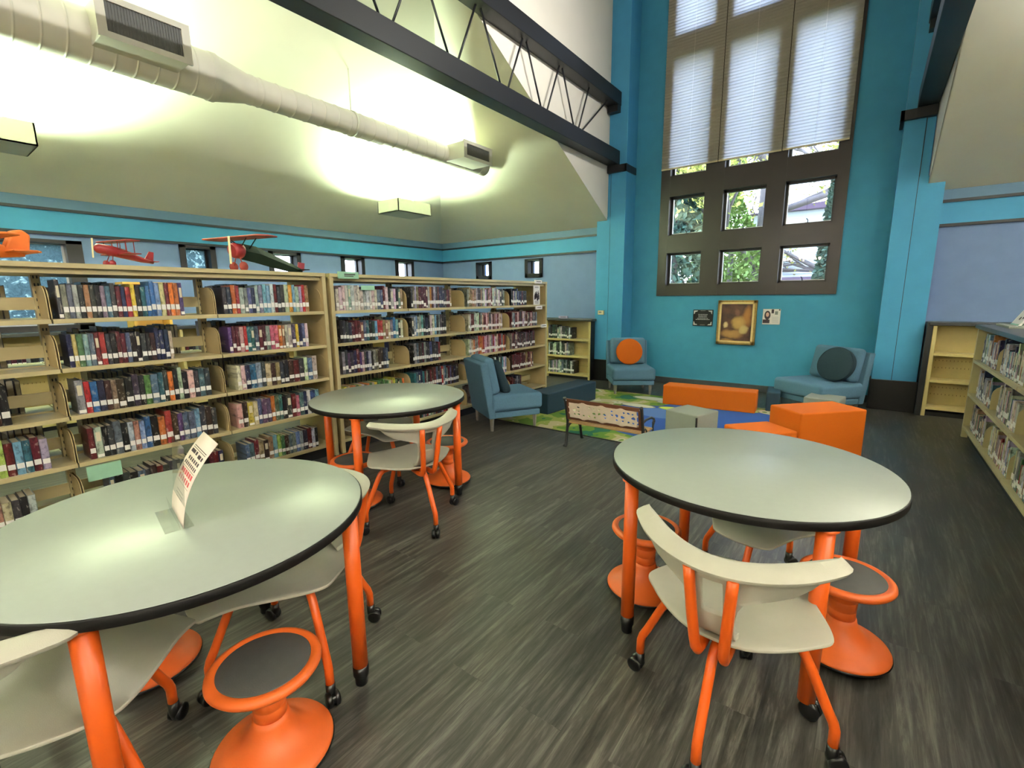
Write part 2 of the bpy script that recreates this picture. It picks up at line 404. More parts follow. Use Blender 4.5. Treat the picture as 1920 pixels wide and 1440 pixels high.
# ceilings
mb = MB(); k = WL-XL; zt = CZ+CS*k
mb.quad([(XL, YF, CZ), (XL, YB, CZ), (WL, hipY, zt), (WL, YF, zt)]); mb.quad([(XL, YB, CZ), (WL, YB, CZ), (WL, hipY, zt)])
struct(mb.build('ceiling_left_aisle', M['cream_ceil']))
mb = MB(); k = XR-WR; zt = CZ+CS*k
mb.quad([(XR, YB, CZ), (XR, YF, CZ), (WR, YF, zt), (WR, hipR, zt)]); mb.quad([(WR, YB, CZ), (XR, YB, CZ), (WR, hipR, zt)])
struct(mb.build('ceiling_right_aisle', M['cream_ceil_r']))
struct(MB().box((WL-.2, YF-.2, 8.2), (WR+.2, YW+.4, 8.35)).build('ceiling_nave', M['white_wall']))
# bands of trim along the aisle walls
ntrim = [0]
def trim(a, b, m, name='trim'):
    ntrim[0] += 1; return struct(MB().box(a, b).build('%s_%d' % (name, ntrim[0]), M[m]))
for z0, z1, m, t in ((2.615, CZ+.02, 'bluegrey_trim', .012), (2.585, 2.618, 'darktrim', .03), (2.335, 2.588, 'teal_band', .014), (2.305, 2.338, 'darktrim', .03)):
    trim((XL, YF, z0), (XL+t, YB, z1), m); trim((XL, YB-t, z0), (-3.97, YB, z1), m); trim((.575, YB-t, z0), (XR, YB, z1), m); trim((XR-t, YF, z0), (XR, YB, z1), m)
# dark bases
def base(a, b, name, m='blackbase'): return struct(MB().box(a, b, bev=.006).build(name, M[m]))
base((-3.985, YP-.02, 0), (NL+.015, YP+.03, .385), 'baseboard_pillar_left'); base((NR-.015, YP-.02, 0), (.59, YP+.03, .40), 'baseboard_pillar_right')
base((NL-.0, YP, 0), (NL+.018, YW, .385), 'baseboard_niche_left'); base((NR-.018, YP, 0), (NR, YW, .385), 'baseboard_niche_right')
base((NL, YW-.018, 0), (NR, YW, .105), 'baseboard_window', 'slatebase')
base((.575, YB-.02, 0), (XR, YB, .12), 'baseboard_back_right'); base((XL, YB-.02, 0), (-3.97, YB, .12), 'baseboard_back_left'); base((XL, YF, 0), (XL+.02, YB, .12), 'baseboard_left')

# ---- big window
cols = [(-2.84, -2.28), (-2.00, -1.395), (-1.15, -.53)]
rows = [(1.69, 2.225), (2.51, 3.13), (3.455, 5.21), (5.55, 6.72)]
mb = MB(); FX0, FX1, FZ0 = -2.99, -.396, 1.515
y0, y1 = YW-.03, YW+.16
xs = [FX0]+[v for c in cols for v in c]+[FX1]
for i in range(0, 8, 2): mb.box((xs[i], y0, FZ0), (xs[i+1], y1, WH))
zs = [FZ0]+[v for r in rows for v in r]+[WH]
for c in cols:
    for i in range(0, len(zs), 2): mb.box((c[0]-.002, y0+.002, zs[i]), (c[1]+.002, y1, zs[i+1]))
win = struct(mb.build('window_1', M['frame']))
for ci, c in enumerate(cols):
    for ri, r in enumerate(rows):
        s = MB(); t = .03; a0, a1, b0, b1 = c[0], c[1], r[0], r[1]; ys0, ys1 = YW+.09, YW+.15
        s.box((a0, ys0, b0), (a0+t, ys1, b1)).box((a1-t, ys0, b0), (a1, ys1, b1)).box((a0, ys0, b0), (a1, ys1, b0+t)).box((a0, ys0, b1-t), (a1, ys1, b1))
        sash = s.build('window_sash', M['sash'], win)
        MB().box((a0+t, ys0-.004, b0+t), (a0+t+.010, ys0+.03, b1-t)).box((a0+t, ys0-.004, b0+t), (a1-t, ys0+.03, b0+t+.008)).build('window_edge', M['alu'], sash)
        MB().box((a0+t, YW+.118, b0+t), (a1-t, YW+.124, b1-t)).build('window_pane', M['glass'], win)
        if ri < 2:
            xm = (a0+a1)/2
            MB().box((xm-.03, YW+.07, b0+.012), (xm+.03, YW+.095, b0+.03)).tube([(xm, YW+.08, b0+.03), (xm+.005, YW+.05, b0+.06), (xm-.015, YW+.04, b0+.085)], .007, n=8).build('window_crank', M['blackpl'], win)
# pleated shades hanging over the upper part
bx = [(-2.985, -2.105, 'left'), (-2.095, -1.235, 'middle'), (-1.225, -.435, 'right')]
for k_, (a0, a1, nm) in enumerate(bx):
    b_ = empty('pleated_shade', ((a0+a1)/2, YW-.05, 3.57), 0, 'cream pleated shade over the %s column of the tall window' % nm, 'window shade', 'pleated shades on the tall window')
    mb = MB(); hw = (a1-a0)/2; n_ = 2*78; zt_ = WH-3.57; pv = None
    for i in range(n_+1):
        z = i/n_*zt_; yy = -.0045 if i % 2 else .0045
        cur = [mb.bm.verts.new((-hw, yy, z)), mb.bm.verts.new((hw, yy, z))]
        if pv: mb.bm.faces.new((pv[0], pv[1], cur[1], cur[0]))
        pv = cur
    mb.build('shade_fabric', M['blind'], b_)
    MB().box((-hw, -.012, -.02), (hw, .012, .004), bev=.004).build('bottom_rail', M['cream'], b_)
    MB().box((-hw, -.02, zt_-.05), (hw, .02, zt_), bev=.004).build('head_rail', M['cream'], b_)
    MB().tube([(0, -.014, 0), (0, -.014, zt_)], .0018, n=6).build('pull_cord', M['paper'], b_)
# ---- small windows
def small_window(i, plane, h, mat):
    a0, a1, b0, b1 = h; mb = MB(); fr = .065 if h[1]-h[0] < 1 else .14; t0, t1 = -.025, .2
    def B(p0, p1, q0, q1, d0=t0, d1=t1):
        if plane == 'x': mb.box((XL-d0, p0, q0), (XL-d1, p1, q1))
        else: mb.box((p0, YB+d0, q0), (p1, YB+d1, q1))
    B(a0-fr, a0+.01, b0-fr, b1+.03); B(a1-.01, a1+fr, b0-fr, b1+.03); B(a0-fr, a1+fr, b0-fr, b0+.01); B(a0-fr, a1+fr, b1-.01, b1+.03)
    w_ = struct(mb.build('window_%d' % i, M['sash']))
    mb = MB()
    if plane == 'x': mb.box((XL-.145, a0, b0), (XL-.15, a1, b1))
    else: mb.box((a0, YB+.145, b0), (a1, YB+.15, b1))
    mb.build('window_pane', M[mat], w_)
    mb = MB(); t = .022
    def E(p0, p1, q0, q1):
        if plane == 'x': mb.box((XL-.12, p0, q0), (XL-.17, p1, q1))
        else: mb.box((p0, YB+.12, q0), (p1, YB+.17, q1))
    E(a0+.01, a0+.01+t, b0, b1); E(a1-.01-t, a1-.01, b0, b1); E(a0, a1, b0, b0+t); E(a0, a1, b1-t, b1)
    if plane == 'x' and a1-a0 > 1: E((a0+a1)/2-.02, (a0+a1)/2+.02, b0, b1); E(a0+.8, a0+.83, b0, b1)
    mb.build('window_sash', M['alu'] if plane == 'x' and a1-a0 > 1 else M['sash'], w_)
for i, h in enumerate(left_wins): small_window(2+i, 'x', h, 'frost' if i < 2 else 'glass')
for i, h in enumerate(back_wins): small_window(7+i, 'y', h, 'glass')

# ================================================================== OUTSIDE
struct(MB().box((-60, YW+1, -.6), (60, 60, -.5)).box((-60, -40, -.6), (XL-1, YW+1, -.5)).build('floor_lawn', M['grass']))
def branch(mb, p, d, L, r, depth, tips, spread=.65):
    q = p + d*L; mid = p + d*L*.5 + Vector((random.uniform(-1, 1), random.uniform(-1, 1), random.uniform(-.5, .5)))*L*.06
    mb.tube([p, mid, q], [r, r*.85, r*.7], n=7)
    if depth == 0: tips.append(q); return
    for _ in range(3 if depth > 1 else 4):
        a = Vector((random.uniform(-1, 1), random.uniform(-.8, .8), random.uniform(-.55, .75)))
        nd = (d + a*spread).normalized(); branch(mb, q if random.random() < .6 else mid, nd, L*random.uniform(.6, .85), r*.62, depth-1, tips, spread)
    tips.append(q)
def leaf_cloud(pts, per, sz, rad):
    mb = MB()
    for p in pts:
        for _ in range(per):
            c = p + Vector((random.gauss(0, rad), random.gauss(0, rad), random.gauss(0, rad)))
            a = Vector((random.uniform(-1, 1), random.uniform(-1, 1), random.uniform(-1, 1))).normalized(); b = a.cross(Vector((.3, .5, .8))).normalized(); s = sz*random.uniform(.6, 1.3)
            mb.quad([c-a*s, c-b*s*.6, c+a*s, c+b*s*.6])
    return mb
def tree(loc, trunkh, trunkr, lean, label, leafm, per, sz, depth=4, L=1.6, spread=.7):
    t = empty('tree', loc, 0, label, 'tree', 'trees outside the window'); mb = MB(); tips = []
    d = Vector(lean).normalized(); mb.tube([(0, 0, -.5), tuple(d*trunkh*.5+Vector((.05, 0, 0))), tuple(d*trunkh)], [trunkr, trunkr*.85, trunkr*.75], n=10)
    for i in range(5):
        f = .35+.65*i/4
        a = Vector((random.uniform(-1, 1), random.uniform(-.6, .6), random.uniform(.15, .7))).normalized()
        branch(mb, d*trunkh*f, a, L*random.uniform(.8, 1.1), trunkr*.42, depth, tips, spread)
    mb.build('trunk', M['bark'], t)
    leaf_cloud(tips, per, sz, .28).build('foliage', M[leafm], t)
tree((-2.33, 13.2, -.5), 7.5, .22, (.02, 0, 1), 'bare branching tree with yellow leaves outside the middle window column', 'foliage_yellow', 12, .06, 4, 1.7)
tree((-.2, 15.5, -.5), 7, .2, (-.1, 0, 1), 'thin leafless tree outside the right window column', 'foliage_yellow', 5, .05, 5, 1.6)
tree((-6.2, 14.5, -.5), 4.6, .18, (.05, 0, 1), 'green leafy tree outside the left window column', 'foliage', 40, .12, 3, 1.5)
def shrub(loc, h, r, label, m, n_=5200, sz=.06, cone=True):
    t = empty('shrub', loc, 0, label, 'shrub', 'evergreens outside the window'); mb = MB()
    for _ in range(n_):
        z = random.random(); rr = r*(math.sin(PI*min(1, z*.75+.2))) if not cone else r*(1-z)**.7
        a = random.uniform(0, 2*PI); q = rr*math.sqrt(random.uniform(.5, 1)); c = Vector((q*math.cos(a), q*math.sin(a), z*h))
        u = Vector((random.uniform(-1, 1), random.uniform(-1, 1), random.uniform(-1, 1))).normalized(); v = u.cross(Vector((.4, .3, .9))).normalized(); s = sz*random.uniform(.6, 1.4)
        mb.quad([c-u*s, c-v*s*.6, c+u*s, c+v*s*.6])
    mb.build('foliage', M[m], t); MB().tube([(0, 0, 0), (0, 0, h*.8)], .06).build('stem', M['bark'], t)
shrub((-3.75, 11.4, -.5), 5.2, 1.3, 'dark green bush outside the lower left pane', 'evergreen', 11000, .075)
shrub((-2.85, 12.8, -.5), 4.3, .95, 'green leafy bush outside the lower middle pane', 'foliage', cone=False)
shrub((-.70, 11.6, -.5), 5.0, .45, 'narrow conifer outside the lower right pane', 'evergreen', 7000, .06)
for i, yy in enumerate((-.6, 1.6, 3.4)):
    shrub((XL-2.2, yy, -.5), 3.6, 1.3, ['green bush outside the wide window in the left wall', 'green bush beyond the left wall, behind the red model plane', 'green bush beyond the left wall, behind the green model plane'][i], 'evergreen', 2600, .10, False)
hs = empty('house', (-2.75, 16.8, -.25), 0, 'white clapboard house with plum shingle roof outside the lower panes', 'house')
mb = MB(); mb.box((-.4, 0, 0), (6, 5, 4.2))
for i in range(22): mb.box((-.42, -.02, .2*i), (6.02, 0, .2*i+.02))
mb.build('siding', M['housewhite'], hs)
MB().prism([(-2.6, 1.62), (-.9, 2.25), (3.2, 2.25), (4.2, 1.62)], -1.6, -.1, axis=1).build('porch_roof', M['houseroof'], hs)
MB().box((-2.7, -1.7, 1.5), (4.3, -1.5, 1.64)).build('porch_fascia', M['housewhite'], hs)
MB().prism([(-.6, 4.2), (2.9, 4.5), (6.4, 4.2)], -.3, 5.2, axis=1).build('roof', M['houseroof'], hs)
for x in (-2.5, 1.2): MB().box((x, -1.65, 0), (x+.12, -1.53, 1.6)).build('porch_post', M['housewhite'], hs)

# ================================================================== TRUSSES
def truss(x0, x1, label, side):
    t = empty('roof_truss', ((x0+x1)/2, YP, 3.62), 0, label, 'roof truss', 'black steel roof trusses'); h = (x1-x0)/2; L = YP-YF
    MB().box((-h, -L, .06), (h, 0, .275), bev=.006).build('lower_chord', M['beam'], t)
    MB().box((-h, -L, .96), (h, 0, 1.17), bev=.006).build('upper_chord', M['beam'], t)
    yb = 6.50-YP; rods = []
    y = yb; k = 0
    while y > -L+.5:
        rods.append(((0, y+.04, .275), (0, y+.36, .96))); rods.append(((0, y-.06, .275), (0, y-.41, .96))); y -= .853
    rods.append(((0, yb+.11, .275), (0, -.33, .96)))
    for a, b in rods: MB().tube([a, b], .012, n=8).build('web_rod', M['rod'], t)
    MB().box((-h+.01, -.12, .86), (h-.01, -.0, .96)).build('end_bracket', M['beam'], t)
    s = 1 if side == 'L' else -1
    mb = MB(); mb.box((-h-.0, -.06, -.06), (h, .16, .06), bev=.004); 
    mb.box((h*s*.98, -.06, -.06), (s*(h+.15), .0, .05)); mb.box((s*(h+.11), -.06, -.06), (s*(h+.145), .36, .05))
    mb.build('bearing_cap', M['rod'], t)
truss(-3.775, -3.575, 'black open-web roof truss overhead, beside the left aisle', 'L')
truss(.222, .415, 'black roof truss at top right, resting on the right pillar', 'R')

# ================================================================== DUCT
dt = empty('air_duct', (-5.2, 0, 3.585), 0, 'long round grey duct with two grille boxes under the sloped ceiling', 'air duct')
rb, rs_ = .200, .132
def ductseg(name, y0, y1, r, rib):
    mb = MB(); prof = [(0, 0), (r, 0)]; y = .1
    while y < y1-y0-.03: prof += [(r, y-.03), (r, y-.012), (r+.0005, y-.007), (r+.006, y-.002), (r+.006, y+.002), (r+.0005, y+.007), (r, y+.012), (r, y+.03)]; y += rib
    prof += [(r, y1-y0), (0, y1-y0)]
    mb.lathe(prof, (0, y0, 0), n=36, M=Matrix.Rotation(-PI/2, 4, 'X')).build(name, M['duct'], dt)
ductseg('wide_duct', YF+.3, 2.22, rb, .145)
MB().lathe([(rb+.008, 0), (rb+.008, .05), (rb, .06), (rs_, .36), (rs_+.006, .37), (rs_+.006, .40)], (0, 2.18, 0), n=36, M=Matrix.Rotation(-PI/2, 4, 'X')).build('duct_reducer', M['duct'], dt)
ductseg('narrow_duct', 2.55, 6.2, rs_, .17)
for yc, hh, rr in ((1.59, .30, rb), (5.57, .24, rs_)):
    mb = MB(); x0 = .05; x1 = .42; z0 = -.12 if rr == rb else -.115
    mb.box((x0, yc-.29, z0), (x1, yc+.29, z0+hh-.02), bev=.004)
    g = mb.build('diffuser_box', M['duct'], dt)
    fr = MB(); zA, zB = z0-.01, z0+hh-.01
    fr.box((x1+.001, yc-.31, zA), (x1+.02, yc+.31, zA+.045)).box((x1+.001, yc-.31, zB-.045), (x1+.02, yc+.31, zB)).box((x1+.001, yc-.31, zA+.045), (x1+.02, yc-.25, zB-.045)).box((x1+.001, yc+.25, zA+.045), (x1+.02, yc+.31, zB-.045))
    fr.build('diffuser_flange', M['duct'], g)
    gr = MB()
    for i in range(26): gr.box((x1+.004, yc-.245+i*.0192, zA+.045), (x1+.012, yc-.239+i*.0192, zB-.045))
    gr.box((x1-.004, yc-.25, zA+.04), (x1+.004, yc+.25, zB-.04))
    gr.build('diffuser_grille', M['grille'], g)
for yy in (3.75, -.5): MB().tube([(0, yy, 0), (0, yy, .60)], .008, n=8).lathe([(rs_+.004, -.015), (rs_+.01, -.015), (rs_+.01, .015), (rs_+.004, .015)], (0, yy, 0), n=36, M=Matrix.Rotation(PI/2, 4, 'X')).build('duct_hanger', M['ductfix'], dt)

# ================================================================== UPLIGHTS
def uplight(xc, yc, power, col, label, zc=2.86, rod=True):
    t = empty('pendant_uplight', (xc, yc, zc), 0, label, 'ceiling light', 'pendant uplights'); a, b, h = .25, .345, .19
    mb = MB(); mb.box((-a, -b, 0), (a, b, .012)).box((-a, -b, 0), (-a+.012, b, h)).box((a-.012, -b, 0), (a, b, h)).box((-a, -b, 0), (a, -b+.012, h)).box((-a, b-.012, 0), (a, b, h))
    mb.build('housing', M['ductfix'], t)
    rodz = CZ+CS*(min(xc-XL, XR-xc, YB-yc))-zc
    for dy in (-.05, .18) if rod else (): MB().tube([(.0, dy, .0), (.0, dy, rodz-.0)], .009, n=8).build('hanging_rod', M['ductfix'], t)
    MB().tube([(-.1, -b+.05, .06), (-.1, b-.05, .06)], .02).tube([(.1, -b+.05, .06), (.1, b-.05, .06)], .02).build('lamp_tube', M['tube_light'], t)
    L = bpy.data.lights.new('uplight_lamp', 'AREA'); L.shape = 'RECTANGLE'; L.size = .42; L.size_y = .6; L.energy = power; L.color = col
    lo = bpy.data.objects.new('uplight_lamp', L); COL.objects.link(lo); lo.location = (0, 0, .085); lo.rotation_euler = (PI, 0, 0); lo.parent = t
uplight(-6.25, 5.425, LAMP_POWER, LAMP_COL, 'pendant box light under the duct, nearest the far corner')
uplight(-6.25, .715, LAMP_POWER*1.1, LAMP_COL, 'pendant box light at the left picture edge')
uplight(-6.25, -3.2, LAMP_POWER*.8, LAMP_COL, 'unseen fill box light behind the viewer, left aisle')  # fixture out of view, added as general fill
uplight(2.9, 5.2, RLAMP_POWER, RLAMP_COL, 'unseen fill box light over the right aisle, near the back wall')  # right aisle fixtures are unseen, added for fill by mirroring the left row
uplight(2.9, .7, RLAMP_POWER*1.3, RLAMP_COL, 'unseen fill box light over the right aisle, beside the viewer')
uplight(2.9, -3.2, RLAMP_POWER*1.3, RLAMP_COL, 'unseen fill box light over the right aisle, behind the viewer')
# wall washers on the right truss, lighting the left clerestory wall
for i, yy in enumerate((5.0, 1.2)):
    ww = empty('wall_washer', (.13, yy, 5.05), 0, ['linear wall washer on the right truss, nearer the window', 'linear wall washer on the right truss, beside the viewer'][i], 'ceiling light', 'wall washers on the right truss')
    MB().box((-.06, -.9, -.05), (.06, .9, .07), bev=.008).build('housing', M['beam'], ww)
    MB().tube([(0, 0, .07), (.15, 0, .07)], .012).build('bracket', M['beam'], ww)
    MB().box((-.066, -.86, -.035), (-.061, .86, .05)).build('lens', M['tube_light'], ww)
    L = bpy.data.lights.new('washer_lamp', 'AREA'); L.shape = 'RECTANGLE'; L.size = 1.7; L.size_y = .08; L.energy = WASH_POWER; L.color = (1, .97, .92); L.spread = math.radians(80)
    lo = bpy.data.objects.new('washer_lamp', L); COL.objects.link(lo); lo.location = (-.075, 0, 0); lo.rotation_euler = (0, PI/2, 0); lo.rotation_euler = Vector((-1, 0, -.12)).to_track_quat('-Z', 'Y').to_euler(); lo.parent = ww
# ring chandelier in the nave, behind the viewer (its bulbs show as warm dots in the lowest right pane)
ch = empty('ring_chandelier', (-1.95, -2.0, 2.62), 0, 'black ring chandelier with eight warm bulbs behind the viewer', 'chandelier')
mb = MB(); R_ = .5
mb.tube([(R_*math.cos(a*PI/16), R_*math.sin(a*PI/16), 0) for a in range(33)], .015, n=8)
for a in range(4): mb.tube([(R_*math.cos(a*PI/2), R_*math.sin(a*PI/2), 0), (0, 0, 1.0)], .006, n=6)
mb.tube([(0, 0, 1.0), (0, 0, 5.55)], .008, n=6); mb.build('ring', M['rod'], ch)
for a in range(8):
    c = (R_*math.cos(a*PI/4), R_*math.sin(a*PI/4), 0)
    MB().lathe([(0, .02), (.018, .03), (.03, .07), (.022, .105), (0, .12)], c, n=12).build('bulb', M['bulb'], ch)
def pl(loc, e, col, rad, parent=None):
    L = bpy.data.lights.new('nave_lamp', 'POINT'); L.energy = e; L.color = col; L.shadow_soft_size = rad
    lo = bpy.data.objects.new('nave_lamp', L); COL.objects.link(lo); lo.location = loc
    if parent: lo.parent = parent
pl((0, 0, .25), CHANDELIER_POWER*6, (1, .98, 1), .15, ch)

# ================================================================== SHELVING
class Run:
    """long shelving; u along the run, d depth behind the front face"""
    def __init__(s, kind, origin):
        s.k = kind; s.o = origin        # 'L': front faces +X ; 'R': front faces -X ; 'B': front faces -Y
    def P(s, u, d, z):
        if s.k == 'L': return (s.o - d, u, z)
        if s.k == 'R': return (s.o + d, u, z)
        return (u, s.o + d, z)
    def box(s, mb, u0, u1, d0, d1, z0, z1, mi=0, bev=0): mb.box(s.P(u0, d0, z0), s.P(u1, d1, z1), mi, bev)
    def rotz(s): return {'L': 0, 'R': PI, 'B': -PI/2}[s.k]
def rounded_bracket(run, mb, u, du, d0, d1, z0, z1):
    pts = [(d0, z0), (d0, z1-.09)] + [(d0+.09-.09*math.cos(a), z1-.09+.09*math.sin(a)) for a in (PI/8, PI/4, 3*PI/8, PI/2)] + [(d1, z1), (d1, z0)]
    if run.k in ('L', 'R'):
        s_ = -1 if run.k == 'L' else 1
        mb.prism([(u0_, z_) for u0_, z_ in [(run.o + s_*d, z) for d, z in pts]], u, u+du, axis=1)
    else: mb.prism([(run.o+d, z) for d, z in pts], u, u+du, axis=0)
LV = [.105, .435, .75, 1.06, 1.372]        # underside heights of the shelf edges
def long_run(name, label, run, y0, n, pitch, H=1.715, open_ends=(True, True), first_end=True, last_end=True):
    t = empty('library_shelving', run.P(y0, .31, 0), 0, label, 'bookshelf'); off = Vector(t.location)
    def fin(mb, nm, mat, par=t):
        o = mb.build(nm, mat, par)
        if par is t: o.location = -off
        return o
    y1 = y0+n*pitch
    D = .62
    # canopy
    mb = MB(); run.box(mb, y0, y1, -.008, D+.008, H, H+.03); run.box(mb, y0, y1, .03, D-.03, H-.035, H); fin(mb, 'canopy_top', M['shelf'])
    mb = MB(); run.box(mb, y0, y1, .05, D-.05, 0, .09); fin(mb, 'kick_base', M['kick'])
    for k in range(n+1):
        y = y0+k*pitch; ends = (k == 0 and first_end) or (k == n and last_end)
        mb = MB()
        if ends:
            a = y if k == 0 else y-.034; run.box(mb, a, a+.034, 0, D, 0, H-.001, bev=.004); fin(mb, 'end_panel', M['shelf_panel'])
            mb = MB(); e = a if k == 0 else a; run.box(mb, a-.001, a+.035, -.006, 0.002, 0, H-.001, bev=.002); fin(mb, 'edge_strip', M['shelf'])
        else:
            run.box(mb, y-.022, y+.022, .28, .34, 0, H-.03)
            for j in range(34):
                z = .12+j*.048
                run.box(mb, y-.012, y-.005, .276, .281, z, z+.018, 1); run.box(mb, y+.005, y+.012, .276, .281, z, z+.018, 1)
            fin(mb, 'upright', [M['shelf'], M['kick']])
    for k in range(n):
        a = y0+k*pitch+(.036 if k == 0 and first_end else .004); b = y0+(k+1)*pitch-(.036 if k == n-1 and last_end else .004)
        for z in LV:
            mb = MB(); run.box(mb, a, b, 0, .27, z, z+.028, bev=.002); run.box(mb, a, b, .35, .62, z, z+.028, bev=.002)
            s_ = fin(mb, 'shelf', M['shelf'])
            for u in (a, b-.004):
                mb = MB(); rounded_bracket(run, mb, u, .004, .03, .285, z+.02, z+.235); mb.build('bracket', M['shelf_panel'], s_)
            mb = MB(); run.box(mb, a, b, .292, .300, z+.085, z+.165); fin(mb, 'back_brace', M['shelf'])
    return t
RL = Run('L', -4.04)
PIT = .9385
run_left = long_run('left', 'tall cream double-sided library shelving, near run with the model planes on top', RL, 2.512-4*PIT, 4, PIT, first_end=False)
run_right = long_run('right', 'tall cream double-sided library shelving, far run ending by the blue armchair', RL, 2.556, 4, .9315, first_end=True)

# ------------------------------------------------------------------ books
PAL = {'black': (30, 28, 32), 'charcoal': (58, 58, 64), 'navy blue': (36, 44, 86), 'dark red': (110, 28, 36), 'dark brown': (66, 42, 34), 'slate blue': (84, 104, 136),
       'bright blue': (44, 100, 170), 'light blue': (120, 168, 200), 'teal': (40, 110, 120), 'grey': (130, 132, 138), 'silver grey': (176, 178, 182), 'white': (218, 212, 208),
       'cream': (206, 196, 160), 'yellow': (224, 188, 50), 'lime green': (180, 200, 90), 'green': (76, 124, 72), 'dark green': (34, 70, 56), 'orange': (228, 112, 40),
       'red': (186, 40, 44), 'pink': (228, 90, 120), 'pale pink': (214, 178, 180), 'purple': (88, 60, 116), 'maroon': (92, 22, 44), 'tan': (160, 126, 92)}
def unit_book(kind):
    """unit mesh: spine at x=0 facing +x, depth 1 towards -x, thickness 1 in y, height 1 in z"""
    mb = MB()
    mb.box((-1, -.5, 0), (-.02, -.42, 1)).box((-1, .42, 0), (-.02, .5, 1))
    sp_ = [(-.03, -.5), (-.008, -.42), (0, -.2), (0, .2), (-.008, .42), (-.03, .5), (-.06, .5), (-.06, -.5)]
    mb.prism(sp_, 0, 1, axis=2)
    mb.box((-.98, -.42, .02), (-.05, .42, .975), 1)
    if kind == 0: mb.box((-.01, -.44, .19), (.006, .44, .35), 2)
    elif kind == 1: mb.box((-.01, -.44, .08), (.006, .44, .24), 2)
    elif kind == 2: mb.box((-.01, -.44, .03), (.006, .44, .12), 2).box((-.01, -.3, .55), (.004, .3, .85), 1)
    return mb
BK = [unit_book(i).data('book', [M['book'], M['pages'], M['label']]) for i in range(3)]
batch = bmesh.new(); bl = batch.loops.layers.float_color.new('cover')
UB = []
for i in range(3):
    b_ = unit_book(i).bm; bmesh.ops.recalc_face_normals(b_, faces=b_.faces[:]); UB.append(b_)
ORD = ['first', 'second', 'third', 'fourth', 'fifth', 'sixth', 'seventh', 'eighth', 'ninth', 'tenth', 'eleventh', 'twelfth', '13th', '14th', '15th', '16th', '17th', '18th', '19th', '20th', '21st', '22nd', '23rd', '24th', '25th', '26th', '27th', '28th', '29th', '30th', '31st', '32nd', '33rd', '34th', '35th', '36th', '37th', '38th', '39th', '40th']
nbook = [0]
def put_book(run, u, z, thick, h, d, colname, kind, tilt, single, label, group, dface=.03, dark=1.0):
    c = PAL[colname]; g_ = sum(c)/3; c = tuple(min(255, max(0, (v*.82+g_*.18)*.90*random.uniform(.88, 1.12))) for v in c); lin = s2l(*c)
    Mx = Matrix.Translation(run.P(u, dface, z)) @ Matrix.Rotation(run.rotz(), 4, 'Z') @ Matrix.Rotation(tilt, 4, 'X') @ Matrix.Diagonal((d, thick*.96, h, 1))
    if single:
        o = bpy.data.objects.new('book', BK[kind]); COL.objects.link(o); o.matrix_world = Mx; o.color = (*lin, 1)
        tag(o, label, 'book', group); nbook[0] += 1
    else:
        src = UB[kind]; vm = {v: batch.verts.new(Mx @ v.co) for v in src.verts}
        for f in src.faces:
            g = batch.faces.new([vm[v] for v in f.verts]); g.material_index = f.material_index
            for l in g.loops: l[bl] = (*lin, 1)
def sat(names, w=None): return names.split(',')
def row(run, u0, u1, z, pal, single, where, hh=(.20, .245), tt=(.022, .038), dd=(.16, .20), lab=.85, last_lean=True, seq=None, dface=.03, kindp=None):
    u = u0; i = 0; hb = random.uniform(*hh)
    while True:
        th = random.uniform(*tt); 
        if u+th > u1: break
        cn = seq[i] if seq and i < len(seq) else random.choice(pal)
        if random.random() < .35: hb = random.uniform(*hh)
        h = hb*random.uniform(.98, 1.0) if random.random() < .7 else random.uniform(*hh)
        k = kindp if kindp is not None else (0 if random.random() < lab else random.choice([1, 2]))
        t_ = 'thick' if th > .034 else ('thin' if th < .026 else 'medium')
        lb = '%s %s book, %s from left, %s' % (t_, cn, ORD[min(i, 39)], where)
        put_book(run, u+th/2, z, th, h, random.uniform(*dd), cn, k, 0, single, lb, 'books on the ' + where.split(',')[-1].strip(), dface)
        u += th+.0008; i += 1
    return u
DARK = sat('black,charcoal,charcoal,navy blue,dark red,dark brown,slate blue,grey,black,maroon')
MIX = sat('black,charcoal,navy blue,slate blue,dark red,dark brown,grey,silver grey,bright blue,teal,tan,purple,red')
BRT = sat('light blue,orange,white,slate blue,yellow,dark red,silver grey,bright blue,green,purple')
PALE = sat('white,pale pink,silver grey,cream,white,grey,tan')
LT = [z+.028 for z in LV]
SN = ['bottom shelf', 'fourth shelf', 'third shelf', 'second shelf', 'top shelf']
yL = 2.512-4*PIT
def bay_y(k): return yL+k*PIT+.012, yL+(k+1)*PIT-.012
# bay index 2 (photo: leftmost seen whole one is index 2), index 1 = cut by the picture edge
y0_, y1_ = bay_y(2)   # .636 .. 1.573
W = 'bay under the red plane'
row(RL, y0_+.03, y0_+.72, LT[4], BRT, True, 'top shelf, ' + W, seq=sat('charcoal,grey,slate blue,silver grey,black,tan,charcoal,black,grey,slate blue,charcoal,dark red,navy blue,red,yellow,black,teal,bright blue,bright blue,light blue,cream,dark red,orange,orange,purple,silver grey,pale pink'), tt=(.022, .030))
row(RL, y0_+.04, y0_+.63, LT[3], DARK, True, 'second shelf, ' + W, seq=sat('navy blue,lime green,green,light blue,slate blue,dark red,red,charcoal,black,dark red,maroon,slate blue,black,black,charcoal,black,dark brown,navy blue,navy blue,navy blue,cream,lime green,yellow'), hh=(.19, .235), tt=(.022, .032))
row(RL, y0_+.04, y0_+.86, LT[2], MIX, True, 'third shelf, ' + W, seq=sat('grey,red,bright blue,navy blue,dark brown,tan,dark brown,black,charcoal,black,green,slate blue,teal,charcoal,orange,black,silver grey,black,white,charcoal,slate blue,charcoal,pale pink,maroon,grey,red'), tt=(.026, .044))
